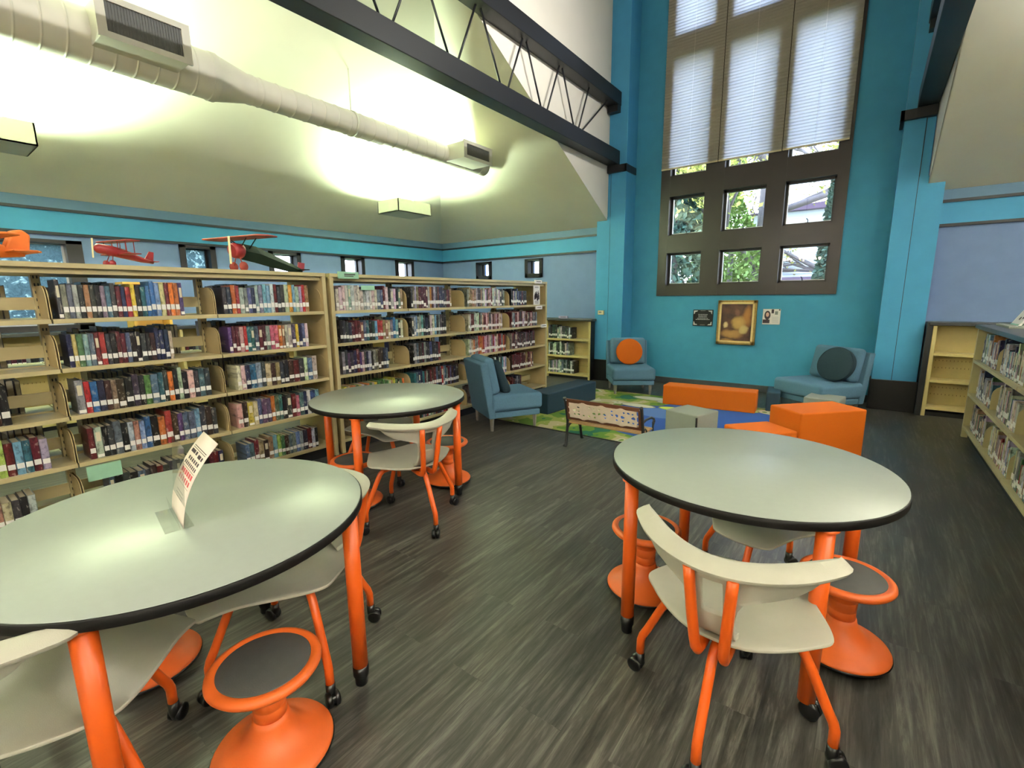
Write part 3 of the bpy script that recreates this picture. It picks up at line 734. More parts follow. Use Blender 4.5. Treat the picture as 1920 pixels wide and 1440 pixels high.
row(RL, y0_+.06, y0_+.87, LT[1], MIX, True, 'fourth shelf, ' + W, seq=sat('dark red,silver grey,black,charcoal,slate blue,black,silver grey,tan,light blue,bright blue,black,orange,red,dark brown,purple,slate blue,slate blue,light blue,charcoal,dark brown,charcoal,black,purple,dark red,black'), tt=(.028, .044))
row(RL, y0_+.13, y0_+.86, LT[0], sat('black,charcoal,navy blue,slate blue,tan,dark brown,dark red,black'), True, 'bottom shelf, ' + W, hh=(.17, .2), tt=(.03, .045))
y0_, y1_ = bay_y(3)
W = 'bay under the green plane'
row(RL, y0_+.05, y0_+.78, LT[4], BRT, True, 'top shelf, ' + W, seq=sat('charcoal,navy blue,orange,red,silver grey,grey,slate blue,navy blue,silver grey,grey,light blue,light blue,white,dark red,charcoal,charcoal,cream,yellow,light blue,silver grey,pale pink,red,tan,grey'), tt=(.026, .036))
row(RL, y0_+.06, y0_+.74, LT[3], BRT, True, 'second shelf, ' + W, seq=sat('purple,maroon,dark red,pale pink,red,teal,teal,slate blue,dark red,maroon,grey,pink,pink,orange,tan,silver grey,pale pink,purple,yellow,navy blue,slate blue'), hh=(.20, .215), tt=(.024, .036), lab=.5)
row(RL, y0_+.09, y0_+.82, LT[2], DARK, True, 'third shelf, ' + W, seq=sat('white,white,navy blue,bright blue,light blue,charcoal,cream,dark brown,tan,charcoal,black,dark brown,dark red,charcoal,white,slate blue,silver grey'), hh=(.19, .22), tt=(.032, .05))
row(RL, y0_+.06, y0_+.80, LT[1], MIX, True, 'fourth shelf, ' + W, seq=sat('pale pink,dark brown,yellow,cream,slate blue,purple,purple,orange,green,teal,black,charcoal,dark red,pink,slate blue,navy blue,white,bright blue,light blue'), hh=(.19, .225), tt=(.028, .05))
row(RL, y0_+.09, y0_+.78, LT[0], MIX, True, 'bottom shelf, ' + W, seq=sat('slate blue,slate blue,dark red,tan,dark brown,tan,light blue,lime green,green,dark brown,slate blue,grey,light blue,silver grey,charcoal,dark red,white,black'), hh=(.17, .205), tt=(.026, .042))
y0_, y1_ = bay_y(1)
W = 'bay at the left picture edge'
row(RL, y1_-.375, y1_-.09, LT[1], MIX, True, 'fourth shelf, ' + W, seq=sat('purple,lime green,dark red,light blue,teal,dark red,silver grey'), tt=(.034, .04))
row(RL, y1_-.9, y1_-.38, LT[1], MIX, False, '')
row(RL, y1_-.53, y1_-.19, LT[0], MIX, True, 'bottom shelf, ' + W, seq=sat('teal,teal,navy blue,slate blue,tan,cream,charcoal,black,silver grey'), hh=(.17, .2), tt=(.03, .042))
row(RL, y1_-.40, y1_-.22, LT[2], MIX, True, 'third shelf, ' + W, seq=sat('grey,tan,dark brown,black'), tt=(.034, .044))
# far run, four bays
yR = 2.556
def rbay(k): return yR+k*.9315+(.04 if k == 0 else .012)
Wf = ['bay right of the double end panel', 'second bay of the far run', 'third bay of the far run', 'last bay of the far run']
spec = {0: [(.03, .86, 4, PALE, dict(seq=sat('white,pale pink,white,white,silver grey,white,pale pink,white,white,silver grey,white,white,pale pink,white,grey,slate blue,dark red,white,black,silver grey,white,black,grey'), tt=(.026, .04))),
            (.05, .86, 3, DARK, dict(seq=sat('black,charcoal,charcoal,navy blue,maroon,dark red,dark red,tan,slate blue,teal,black,dark green,light blue,red,red,tan,tan,cream,grey,bright blue,light blue,black,white'), hh=(.19, .23), tt=(.03, .036))),
            (.05, .62, 2, MIX, dict()), (.05, .84, 1, sat('cream,yellow,green,tan,black,white,orange'), dict(hh=(.17, .2))), (.1, .85, 0, PALE+MIX, dict())],
        1: [(.06, .70, 4, sat('dark red,maroon,dark red,tan,orange,navy blue,grey,charcoal,silver grey'), dict()), (.05, .62, 3, sat('light blue,grey,charcoal,navy blue,black,silver grey,white'), dict()), (.05, .5, 2, DARK, dict()), (.05, .8, 1, MIX, dict()), (.05, .6, 0, PALE+MIX, dict())],
        2: [(.05, .82, 4, sat('grey,silver grey,white,charcoal,dark red,tan'), dict()), (.06, .78, 3, PALE+['charcoal', 'dark red'], dict()), (.05, .84, 2, sat('red,pale pink,white,orange,dark red,cream,grey'), dict()), (.05, .88, 1, sat('pale pink,white,light blue,black,navy blue'), dict()), (.1, .5, 0, MIX, dict())],
        3: [(.04, .44, 4, DARK+['pale pink'], dict()), (.04, .70, 3, sat('grey,charcoal,tan,grey,dark red,pale pink'), dict()), (.04, .66, 2, sat('grey,maroon,charcoal,dark brown,dark red'), dict()), (.04, .6, 1, sat('dark brown,maroon,dark red,tan'), dict()), (.04, .3, 0, DARK, dict())]}
for k, rws in spec.items():
    for a, b, s_, pal, kw in rws:
        row(RL, rbay(k)+a, rbay(k)+b, LT[s_], pal, False, '%s, %s' % (SN[s_], Wf[k]), **kw)
# books on the far face of both runs (seen from behind through the gaps)
RBk = Run('R', -4.66+.0)
for yy, n_, pt in ((yL, 4, PIT), (yR, 4, .9315)):
    for k in range(n_):
        for z in LT[1:]:
            a = random.uniform(.03, .25); row(RBk, yy+k*pt+a, yy+k*pt+random.uniform(.7, .9), z, DARK, False, '', hh=(.205, .25), dface=.03)
# books are placed with their spines towards the far aisle: front of that face is at x=-4.66

# ------------------------------------------------------------------ low wall bookcases
def low_case(label, run, u0, n, pitch, H, lv, Dp, top=True, left_end=True, right_end=True, backm='woodcase'):
    t = empty('low_bookcase', run.P(u0, Dp/2, 0), 0, label, 'bookcase'); off = Vector(t.location)
    def fin(mb, nm, mat):
        o = mb.build(nm, mat, t); o.location = -off; return o
    u1 = u0+n*pitch
    for k in range(n+1):
        u = u0+k*pitch; a = u-.02
        mb = MB(); run.box(mb, a, a+.04, 0, Dp, 0, H, bev=.004); fin(mb, 'side_panel', M['woodcase'])
    mb = MB(); run.box(mb, u0, u1, Dp-.02, Dp, .03, H); fin(mb, 'back_panel', M[backm])
    mb = MB()
    for j in range(2):
        for i in range(int(n*pitch/.035)):
            for zb in (lv[0]+.12, lv[1]+.12): run.box(mb, u0+.03+i*.035, u0+.036+i*.035, Dp-.0215, Dp-.0195, zb+j*.09, zb+.016+j*.09)
    fin(mb, 'peg_slots', M['pegslot'])
    mb = MB(); run.box(mb, u0, u1, .05, Dp-.03, 0, .05); fin(mb, 'kick_base', M['kick'])
    for k in range(n):
        for z in lv: mb = MB(); run.box(mb, u0+k*pitch+.02, u0+(k+1)*pitch-.02, .004, Dp-.02, z-.035, z, bev=.003); fin(mb, 'shelf', M['woodcase'])
    if top: mb = MB(); run.box(mb, u0-.06, u1+.06, -.025, Dp+.02, H+.004, H+.045, bev=.006); fin(mb, 'counter_top', M['counter'])
    return t
RB1 = Run('B', 7.65)
low_case('low cream bookcase with dark top at the back wall, left of the pillar', RB1, -7.66, 4, .915, 1.075, [.09, .43, .745], .28)
MB().box((-3.982, 7.66, 0), (-3.972, 7.93, 1.12)).build('bookcase_end_panel', M['kick']); tag(bpy.data.objects['bookcase_end_panel'], 'thin black panel closing the left low bookcase beside the pillar', 'panel')
pile = sat('black,white,grey,charcoal,white,silver grey,dark green')
for z, b in ((.745, -4.36), (.43, -4.38), (.09, -4.30)):
    row(RB1, -4.96, b, z, pile, False, ['low', 'middle', 'top'][[.09, .43, .745].index(z)]+' shelf, low bookcase left of the pillar', hh=(.2, .26), tt=(.03, .042))
RB2 = Run('B', 7.67)
low_case('empty low cream bookcase with dark top at the back wall, right of the pillar', RB2, .668, 3, .92, 1.12, [.12, .46, .79], .27)
MB().box((.59, 7.66, 0), (.645, 7.93, 1.16)).build('bookcase_end_panel', M['kick']); tag(bpy.data.objects['bookcase_end_panel.001'], 'black panel between right pillar and the empty low bookcase', 'panel')
# low cases on the left wall behind the tall shelving
RL2 = Run('L', -7.62)
low_case('low bookcase along the left wall seen through the tall shelving', RL2, -1.2, 9, .92, 1.12, [.09, .43, .745], .3)
for k in range(9): row(RL2, -1.16+k*.92, -1.16+k*.92+.7, .745, DARK, False, '', hh=(.2, .26), tt=(.03, .05))
ys = empty('display_shelf', (-7.3, 2.05, 1.165), 0, 'small yellow wooden display shelf seen through the tall shelving', 'shelf')
MB().box((-.14, -.2, 0), (.14, -.17, .55)).build('side_panel', M['yellow'], ys); MB().box((-.14, .17, 0), (.14, .2, .55)).build('side_panel', M['yellow'], ys)
MB().box((-.15, -.26, .55), (.15, .26, .575)).box((-.14, -.17, .26), (.14, .17, .28)).box((-.14, -.17, 0), (-.12, .17, .55)).build('shelf_board', M['yellow'], ys)

# ------------------------------------------------------------------ right shelving (picture books)
RR = Run('R', .918)
def right_run():
    t = empty('low_shelving', (1.22, 3.5, 0), 0, 'low cream shelving of picture books with dark top at the right picture edge', 'bookshelf'); off = Vector(t.location)
    def fin(mb, nm, mat): o = mb.build(nm, mat, t); o.location = -off; return o
    y1 = 6.76; y0 = .2; D = .62
    mb = MB(); RR.box(mb, y0, y1+.03, -.02, D+.02, 1.15, 1.19, bev=.005); fin(mb, 'counter_top', M['counter'])
    mb = MB(); RR.box(mb, y1-.04, y1, 0, D, 0, 1.14, bev=.004); fin(mb, 'end_panel', M['shelf'])
    mb = MB(); RR.box(mb, y0, y1-.04, .05, D-.05, 0, .09); fin(mb, 'kick_base', M['kick'])
    n = 7; p = (y1-y0)/n
    for k in range(n): 
        for z in (.10, .45, .80):
            mb = MB(); RR.box(mb, y1-(k+1)*p+.004, y1-k*p-(.044 if k == 0 else .004), .0, .30, z, z+.03, bev=.002); s_ = fin(mb, 'shelf', M['shelf'])
            mb = MB(); rounded_bracket(RR, mb, y1-(k+1)*p+.004, .006, .03, .29, z+.03, z+.25); o = mb.build('bracket', M['shelf'], s_)
    mb = MB(); RR.box(mb, y0, y1-.04, .30, .31, .1, 1.14); fin(mb, 'back_panel', M['shelf'])
    return p
pr = right_run()
PIC = sat('white,white,cream,white,pale pink,silver grey,white,cream,silver grey,pale pink,light blue,red,teal,green,dark red,purple,white,cream,tan,grey,navy blue,orange')
for k in range(7):
    for z, nm in ((.83, 'upper'), (.48, 'middle'), (.13, 'lowest')):
        a = 6.76-(k+1)*pr+.02; b = a+pr-random.uniform(.08, .28)
        single = nbook[0] < 300 and k in (2, 3)
        row(RR, a, b, z, PIC, single, '%s shelf, %s bay, right shelving' % (nm, {2: 'third', 3: 'fourth'}.get(k, '')), hh=(.20, .30), tt=(.014, .044), dd=(.18, .24), lab=.5)
me = bpy.data.meshes.new('book_rows'); batch.to_mesh(me); batch.free()
for m in ('book_a', 'pages', 'label'): me.materials.append(M[m])
o = bpy.data.objects.new('book', me); COL.objects.link(o)
tag(o, 'remaining rows of small distant books on all the shelves', 'books', None, 'stuff')
print('BOOKS', nbook[0])

# ------------------------------------------------------------------ labels, cards and poster on the shelving
def card(name, a, b, mat, label, cat, group=None, marks=None):
    t = empty(name, tuple((a[i]+b[i])/2 for i in range(3)), 0, label, cat, group)
    o = MB().box(a, b, bev=.001).build('card_face', M[mat], t); o.location = -Vector(t.location)
    if marks:
        mb = MB()
        for q0, q1 in marks: mb.box(q0, q1)
        o = mb.build('printed_marks', M['ink'], t); o.location = -Vector(t.location)
    return t
XF = -4.034
card('shelf_label', (XF, 2.64, 1.70), (XF+.02, 2.86, 1.765), 'mint', 'mint green label holder on the top edge beside the double end panel', 'shelf label', 'shelf labels', [((XF+.019, 2.70, 1.735), (XF+.021, 2.82, 1.745)), ((XF+.019, 2.70, 1.72), (XF+.021, 2.80, 1.728))])
card('shelf_label', (XF, 5.93, 1.715), (XF+.02, 6.11, 1.765), 'paper', 'white label holder on the top edge at the far end of the shelving', 'shelf label', 'shelf labels', [((XF+.019, 5.96, 1.735), (XF+.021, 6.08, 1.745))])
card('shelf_label', (XF, 5.95, 1.33), (XF+.02, 6.12, 1.385), 'paper', 'white label holder under the upright poster at the far end', 'shelf label', 'shelf labels', [((XF+.019, 5.98, 1.352), (XF+.021, 6.09, 1.362))])
card('shelf_label', (XF, 6.10, 1.05), (XF+.02, 6.25, 1.10), 'paper', 'white label holder on the third shelf edge at the far end', 'shelf label', 'shelf labels', [((XF+.019, 6.12, 1.07), (XF+.021, 6.22, 1.08))])
card('shelf_label', (XF, 2.512-2*PIT+.03, .33), (XF+.02, 2.512-2*PIT+.21, .43), 'mint', 'mint green label card hanging under the fourth shelf above the bottom books', 'shelf label', 'shelf labels')
card('shelf_label', (-4.62, 7.60, 1.125), (-4.43, 7.62, 1.17), 'lilac', 'lilac label holder on the low bookcase left of the pillar', 'shelf label', 'shelf labels', [((-4.58, 7.598, 1.143), (-4.47, 7.601, 1.152))])
po = empty('poster', (-4.06, 6.03, 1.40), 0, 'white poster with dark group picture standing on the top shelf, far end', 'poster')
MB().box((-.004, -.085, 0), (.004, .085, .29)).build('sheet', M['paper'], po)
mb = MB()
random.seed(3)
for i in range(9): y = -.055+.0137*i; z = .12+random.uniform(-.02, .05); mb.box((.0045, y-.012, z-.04), (.006, y+.012, z+.03)); mb.lathe([(0, -.001), (.009, 0), (0, .001)], (.006, y, z+.045), n=8, M=Matrix.Rotation(PI/2, 4, 'Y'))
for z in (.265, .25, .05, .035, .02): mb.box((.0045, -.05, z), (.0055, .05, z+.005))
mb.build('printed_marks', M['ink'], po)
gc = empty('green_label', (-4.045, 2.98, 1.595), 0, 'mint green card hung under the canopy behind the white magazines', 'shelf label')
MB().box((-.003, -.08, 0), (.003, .08, .045)).build('card_face', M['mint'], gc)
for i, (yy, zz, c, lb) in enumerate(((2.68, 1.27, 'yellow', 'yellow paper star hanging behind the second shelf, nearest the double end panel'), (3.02, 1.27, 'yellow', 'yellow paper star hanging behind the second shelf, middle one'), (3.30, 1.28, 'cream', 'cream paper star hanging behind the second shelf, farthest one'))):
    s_ = empty('paper_star', (-4.34, yy, zz), 0, lb, 'paper decoration', 'paper stars behind the books'); pts = []
    for k in range(12): r = .075 if k % 2 == 0 else .045; pts.append((r*math.cos(k*PI/6), r*.7*math.sin(k*PI/6)))
    MB().prism(pts, -.002, .002, axis=0).build('star', M[c], s_)
# display card leaning on the right counter
bk = empty('display_card', (1.20, 6.32, 1.19), 0, 'white display card with dark animal dots on the right counter top', 'card')
sl = MB(); sl.prism([(-.10, 0), (-.085, 0), (.06, .27), (.045, .27)], -.14, .14, axis=1); sl.build('front_card', M['paper'], bk)
sl = MB(); sl.prism([(.075, 0), (.06, .27), (.05, .27), (.065, 0)], -.14, .14, axis=1); sl.build('stand', M['greyfab'], bk)
mb = MB(); Mr = Matrix.Rotation(-PI/2+.49, 4, 'Y')
for dy, z in ((-.07, .22), (.02, .2), (-.05, .15), (.06, .13), (-.08, .08), (.0, .07), (.08, .2)):
    x = -.10+.145*z/.27; mb.lathe([(0, 0), (.014, .001), (.014, .003), (0, .004)], (x-.0, dy, z), n=12, M=Matrix.Rotation(-PI/2+.5, 4, 'Y'))
mb.build('printed_marks', M['ink'], bk)
mb = MB(); mb.prism([(-.101, 0.0), (-.086, .026), (-.088, .028), (-.104, .003)], -.12, .13, axis=1); mb.build('green_band', M['mint'], bk)
MB().box((-.16, -.24, 0), (.16, .24, .018), bev=.003).build('tray', M['greyfab'], bk)
bk.scale = (1.15, 1.15, 1.15)

# ================================================================== TABLES, CHAIRS, STOOLS
TH = .770
def table(loc, rotz, angs, casters, label):
    t = empty('round_table', (*loc, 0), 0, label, 'table', 'round tables'); R = .575
    MB().lathe([(0, TH-.006), (R-.006, TH-.006), (R-.004, TH-.002), (R-.006, TH), (0, TH)], n=96).build('tabletop', M['laminate'], t)
    MB().lathe([(0, TH-.036), (R-.006, TH-.036), (R, TH-.031), (R, TH-.005), (R-.004, TH-.0015), (R-.008, TH-.0065), (0, TH-.0065)], n=96).build('edge_band', M['blackedge'], t)
    for i, a in enumerate(angs):
        a = math.radians(a); r = .532; x, y = r*math.cos(a), r*math.sin(a)
        lg = MB().tube([(x, y, .06), (x, y, TH-.036)], .029, n=20).lathe([(.040, TH-.044), (.040, TH-.036), (0, TH-.036)], (x, y, 0)).build('leg', M['orange'], t)
        if casters[i]:
            caster((x, y), a+.6, lg, .034)
        else: MB().lathe([(0, .0), (.020, .0), (.024, .006), (.024, .03), (.0305, .045), (.0305, .085), (0, .085)], (x, y, 0), n=20).build('foot_cap', M['blackpl'], lg)
    return t
def caster(xy, ang, parent, r=.028):
    c, s = math.cos(ang), math.sin(ang); ox, oy = xy[0]+.016*c, xy[1]+.016*s; mb = MB()
    for sg in (-1, 1):
        cx, cy = ox - sg*s*.014, oy + sg*c*.014
        Mw = Matrix.Rotation(ang, 4, 'Z') @ Matrix.Rotation(PI/2, 4, 'X')
        mb.lathe([(0, -.010), (r*.8, -.010), (r, -.006), (r, .006), (r*.8, .010), (0, .010)], (cx, cy, r), n=20, M=Mw)
    mb.lathe([(0, r*.6), (.012, r*.6), (.016, r*1.2), (.018, r*1.5), (.018, .085), (0, .085)], (xy[0], xy[1], 0), n=16)
    mb.rbox(Matrix.Translation((ox, oy, r*1.15)) @ Matrix.Rotation(ang, 4, 'Z'), (.045, .03, r*1.1), bev=.01)
    return mb.build('caster', M['blackpl'], parent)
TR, TF, TM = (-.376, 2.22), (-1.835, .55), (-2.885, 2.257)
table(TR, 0, (-51, -133, 38, 132), (1, 0, 1, 1), 'round pale-topped table with orange legs at right, in front of the orange blocks')
table(TF, 0, (46, -44, -134, 136), (0, 0, 0, 0), 'round pale-topped table nearest the viewer, with the paper sign on it')
table(TM, 0, (-63, 27, 117, 207), (0, 0, 0, 0), 'round pale-topped table beside the tall shelving, left of the blue armchair')

SEAT = [(0, -.225), (.09, -.212), (.18, -.155), (.255, -.08), (.292, -.03), (.283, .03), (.245, .12), (.19, .235), (.145, .325), (.11, .36), (0, .372)]
def make_chair():
    t = empty('mobile_chair', (0, 0, 0), 0, '', 'chair')
    # seat shell, +Y is the facing direction
    pts = SEAT + [(-x, y) for x, y in reversed(SEAT[1:-1])]
    sm = []
    n = len(pts)
    for i in range(n):
        p0, p1, p2, p3 = (Vector(pts[(i+k) % n]) for k in (-1, 0, 1, 2))
        for j in range(4):
            u = j/4; sm.append(.5*((2*p1)+(-p0+p2)*u+(2*p0-5*p1+4*p2-p3)*u*u+(-p0+3*p1-3*p2+p3)*u**3))
    c = Vector((0, .04)); bm = bmesh.new(); rings = []
    def zz(p, r): return .452 - .022*(1-r*r) - .045*max(0, (p.y-.2)/.17)**2 + .008*(abs(p.x)/.29)**3
    for r in (.2, .4, .6, .8, .92, 1):
        rings.append([bm.verts.new((*(c+(p-c)*r), zz(c+(p-c)*r, r))) for p in sm])
    cv = bm.verts.new((c.x, c.y, zz(c, 0))); m_ = len(sm)
    for k in range(m_): f = bm.faces.new((cv, rings[0][k], rings[0][(k+1) % m_])); f.smooth = True
    for A, B in zip(rings, rings[1:]):
        for k in range(m_): f = bm.faces.new((A[k], B[k], B[(k+1) % m_], A[(k+1) % m_])); f.smooth = True
    bmesh.ops.recalc_face_normals(bm, faces=bm.faces[:])
    me = bpy.data.meshes.new('seat'); bm.to_mesh(me); bm.free(); me.materials.append(M['cream_pl'])
    o = bpy.data.objects.new('seat', me); COL.objects.link(o); o.parent = t
    md = o.modifiers.new('thick', 'SOLIDIFY'); md.thickness = .011; md.offset = -1
    bv = o.modifiers.new('bevel', 'BEVEL'); bv.width = .003; bv.segments = 2; bv.limit_method = 'ANGLE'
    MB().lathe([(0, .385), (.12, .388), (.165, .402), (.175, .414), (0, .414)], (0, .03, 0), n=32).build('seat_pan', M['cream_pl'], t)
    # wide wing-shaped top rail: a flat ledge swept round the back
    arc = [(-.330, -.095), (-.285, -.165), (-.225, -.235), (-.15, -.292), (-.075, -.325), (0, -.337), (.075, -.325), (.15, -.292), (.225, -.235), (.285, -.165), (.330, -.095)]
    S = []
    for i in range(len(arc)-1):
        p0 = Vector(arc[max(0, i-1)]); p1 = Vector(arc[i]); p2 = Vector(arc[i+1]); p3 = Vector(arc[min(len(arc)-1, i+2)])
        for j in range(4):
            u = j/4; S.append(.5*((2*p1)+(-p0+p2)*u+(2*p0-5*p1+4*p2-p3)*u*u+(-p0+3*p1-3*p2+p3)*u**3))
    S.append(Vector(arc[-1])); n = len(S)
    bm = bmesh.new(); rows_ = []
    for i, p in enumerate(S):
        d = (S[min(n-1, i+1)]-S[max(0, i-1)]).normalized(); nrm = Vector((-d.y, d.x))      # towards the sitter
        f = abs(2*i/(n-1)-1); wdt = .082*(1-.42*f**5) if f < .97 else .05; zz_ = .742+.012*f*f
        inn = p+nrm*wdt*.98
        if f > .93: p = p+nrm*.01*(f-.93)/.07*1.2
        rows_.append([bm.verts.new((*p, zz_-.012)), bm.verts.new((*(p+nrm*wdt*.35), zz_-.002)), bm.verts.new((*(p+nrm*wdt*.75), zz_+.006)), bm.verts.new((*inn, zz_+.002))])
    for A, B in zip(rows_, rows_[1:]):
        for k in range(3): f = bm.faces.new((A[k], A[k+1], B[k+1], B[k])); f.smooth = True
    bmesh.ops.recalc_face_normals(bm, faces=bm.faces[:])
    if sum(f.normal.z for f in bm.faces) < 0: bmesh.ops.reverse_faces(bm, faces=bm.faces[:])
    me = bpy.data.meshes.new('top_rail'); bm.to_mesh(me); bm.free(); me.materials.append(M['cream_pl'])
    rail = bpy.data.objects.new('top_rail', me); COL.objects.link(rail); rail.parent = t
    md = rail.modifiers.new('thick', 'SOLIDIFY'); md.thickness = .013; md.offset = -1
    bv = rail.modifiers.new('bevel', 'BEVEL'); bv.width = .004; bv.segments = 2; bv.limit_method = 'ANGLE'
    # back shell with the hand opening
    lev = [(.735, .27, -.305, 1.0), (.715, .255, -.302, 1), (.69, .232, -.295, 1), (.665, .195, -.288, 1), (.648, .14, -.282, 1), (.63, .084, -.276, 1), (.60, .070, -.268, 1), (.565, .064, -.258, 1), (.53, .060, -.248, 1), (.505, .060, -.24, 1), (.485, .060, -.228, 1), (.465, .060, -.205, 1), (.452, .060, -.17, 1)]
    us = [-1, -.85, -.7, -.5, -.3, -.1, .1, .3, .5, .7, .85, 1]; bm = bmesh.new(); G = []
    for z, hw, y, _ in lev:
        ce = .052; pos = [.008, .030, ce] + [ce+(hw-ce)*f for f in (.34, .67, 1)] if hw > .075 else [.008, .030, ce*.98, ce*.99+(hw-ce)*.34, ce+(hw-ce)*.67, hw]
        G.append([bm.verts.new((x_, y+.19*(x_/.27)**2*(.9 if z > .64 else .3), z)) for x_ in [-p for p in reversed(pos)] + pos])
    for i in range(len(lev)-1):
        for k in range(11):
            if 2 <= i <= 6 and 4 <= k <= 6: continue
            f = bm.faces.new((G[i][k], G[i][k+1], G[i+1][k+1], G[i+1][k])); f.smooth = True
    bmesh.ops.recalc_face_normals(bm, faces=bm.faces[:])
    me = bpy.data.meshes.new('back_shell'); bm.to_mesh(me); bm.free(); me.materials.append(M['cream_pl'])
    o = bpy.data.objects.new('back_shell', me); COL.objects.link(o); o.parent = t
    md = o.modifiers.new('thick', 'SOLIDIFY'); md.thickness = .018; md.offset = 0
    bv = o.modifiers.new('bevel', 'BEVEL'); bv.width = .003; bv.segments = 2; bv.limit_method = 'ANGLE'
    for s in (-1, 1):
        MB().tube([(s*.062, -.315, .722), (s*.058, -.306, .66), (s*.051, -.292, .56), (s*.044, -.276, .47), (s*.041, -.265, .43), (s*.040, -.247, .408), (s*.039, -.21, .402), (s*.038, -.12, .405)], .0165, n=16).build('back_post', M['orange'], t)
    for i, a in enumerate((-90, 0, 90, 180)):
        a = math.radians(a); c_, s_ = math.cos(a), math.sin(a)
        P_ = lambda r, z: (c_*r, s_*r, z)
        lg = MB().tube([P_(.06, .402), P_(.16, .402), P_(.195, .396), P_(.215, .378), P_(.25, .31), P_(.30, .20), P_(.318, .165), P_(.325, .14), P_(.326, .075)], .0158, n=16).build('leg', M['orange'], t)
        caster((P_(.326, 0)[0], P_(.326, 0)[1]), a+random.uniform(-1, 1), lg, .029)
    return t
random.seed(21)
chair0 = make_chair()
chairs = [(-.278, 1.635, 88, 'cream wing-backed chair at the right table, back towards the viewer'),
          (-.29, 2.545, 258, 'cream chair on the far side of the right table, facing the viewer'),
          (-2.39, 2.01, 166, 'cream chair on casters at the table beside the shelving, its back towards the aisle'),
          (-3.24, 2.42, -14, 'cream chair behind the table beside the shelving, partly hidden by table legs'),
          (-1.80, .865, 260, 'cream chair pushed under the far side of the nearest table'),
          (-1.735, .125, 113, 'cream chair at the lower left picture corner, under the nearest table')]
for i, (x, y, a, lb) in enumerate(chairs):
    o = chair0 if i == 0 else copy_tree(chair0)
    place(o, (x, y, 0), math.radians(a-90), lb, 'cream chairs on casters')

def make_stool():
    t = empty('wobble_stool', (0, 0, 0), 0, '', 'stool')
    MB().lathe([(0, 0), (.10, .002), (.165, .014), (.186, .030), (.188, .038), (.180, .042), (0, .042)], n=56).build('rocker_ring', M['blackpl'], t)
    MB().lathe([(0, .036), (.184, .036), (.185, .044), (.180, .052), (.140, .066), (.098, .090), (.072, .122), (.058, .150), (.054, .17), (0, .17)], n=56).build('base', M['orange_pl'], t)
    MB().lathe([(0, .165), (.050, .165), (.050, .205), (.0485, .207), (.050, .209), (.052, .248), (.0505, .250), (.052, .252), (.058, .290), (.085, .318), (0, .318)], n=48).build('column', M['orange_pl'], t)
    MB().lathe([(0, .312), (.09, .314), (.140, .322), (.162, .332), (.170, .343), (.168, .354), (.158, .361), (.146, .362), (.138, .357), (0, .352)], n=64).build('seat_ring', M['orange_pl'], t)
    MB().lathe([(0, .352), (.137, .353), (.139, .356), (.134, .3595), (0, .361)], n=64).build('seat_pad', M['pad'], t)
    return t
st0 = make_stool()
stools = [(-1.44, .575, 'orange wobble stool with dark pad in front, between the nearest table legs'),
          (-2.24, .455, 'orange wobble stool under the nearest table, only its base in view'),
          (.035, 2.25, 'orange wobble stool at the right side of the right table'),
          (-.79, 2.165, 'orange wobble stool at the left side of the right table'),
          (-2.90, 1.925, 'orange wobble stool on the near left side of the table beside the shelving'),
          (-2.655, 2.63, 'orange wobble stool on the far right side of the table beside the shelving')]
for i, (x, y, lb) in enumerate(stools):
    o = st0 if i == 0 else copy_tree(st0); place(o, (x, y, 0), 0, lb, 'orange wobble stools')

# ------------------------------------------------------------------ paper sign on the nearest table
sg = empty('table_sign', (-1.711, .489, TH), 0, 'curled white paper notice with red and dark print in a clear stand', 'sign')
SGD = Vector((-.987, .163, 0)).normalized()         # along the sheet width
SGN = Vector((-SGD.y, SGD.x, 0))                   # sheet normal
def sheet_pt(u, v):
    """u across 0..1, v up 0..1 ; sheet leans and curls at the top"""
    w_, h_ = .215, .28
    lean = .02*v + .105*v*v
    return SGD*(u*w_) + SGN*(-lean)*1.0 + Vector((0, 0, .004+h_*v*(1-.08*v)))
def sheet(name, u0, u1, v0, v1, off, mat, nu=2, nv=12):
    bm = bmesh.new(); G = []
    for j in range(nv+1):
        G.append([bm.verts.new(sheet_pt(u0+(u1-u0)*i/nu, v0+(v1-v0)*j/nv)+SGN*off) for i in range(nu+1)])
    for j in range(nv):
        for i in range(nu): f = bm.faces.new((G[j][i], G[j][i+1], G[j+1][i+1], G[j+1][i])); f.smooth = True
    return bm
def put_bm(bm, name, mat, par, th=0):
    bmesh.ops.recalc_face_normals(bm, faces=bm.faces[:]); me = bpy.data.meshes.new(name); bm.to_mesh(me); bm.free(); me.materials.append(M[mat])
    o = bpy.data.objects.new(name, me); COL.objects.link(o); o.parent = par
    if th: md = o.modifiers.new('thick', 'SOLIDIFY'); md.thickness = th; md.offset = 0
    return o
put_bm(sheet('paper', 0, 1, 0, 1, 0, 'pinkpaper'), 'paper', 'pinkpaper', sg, .0012)
def marks(name, mat, lst):
    bm = bmesh.new()
    for u0, u1, v0, v1 in lst:
        for s_ in (1, -1):
            G = [[bm.verts.new(sheet_pt(u0+(u1-u0)*i, v0+(v1-v0)*j/3)+SGN*.0009*s_) for i in (0, 1)] for j in range(4)]
            for j in range(3): bm.faces.new((G[j][0], G[j][1], G[j+1][1], G[j+1][0]))
    put_bm(bm, name, mat, sg)
lst = [(.10, .9, .845, .853), (.10, .9, .825, .831), (.12, .2, .76, .80), (.24, .42, .76, .80), (.5, .6, .77, .81), (.64, .9, .77, .81)]
lst += [(.14+.12*k, .22+.12*k, .69, .73) for k in range(6)] + [(.10, .9, .60, .605)] + [(.14+.1*k, .20+.1*k, .625, .665) for k in range(8)]
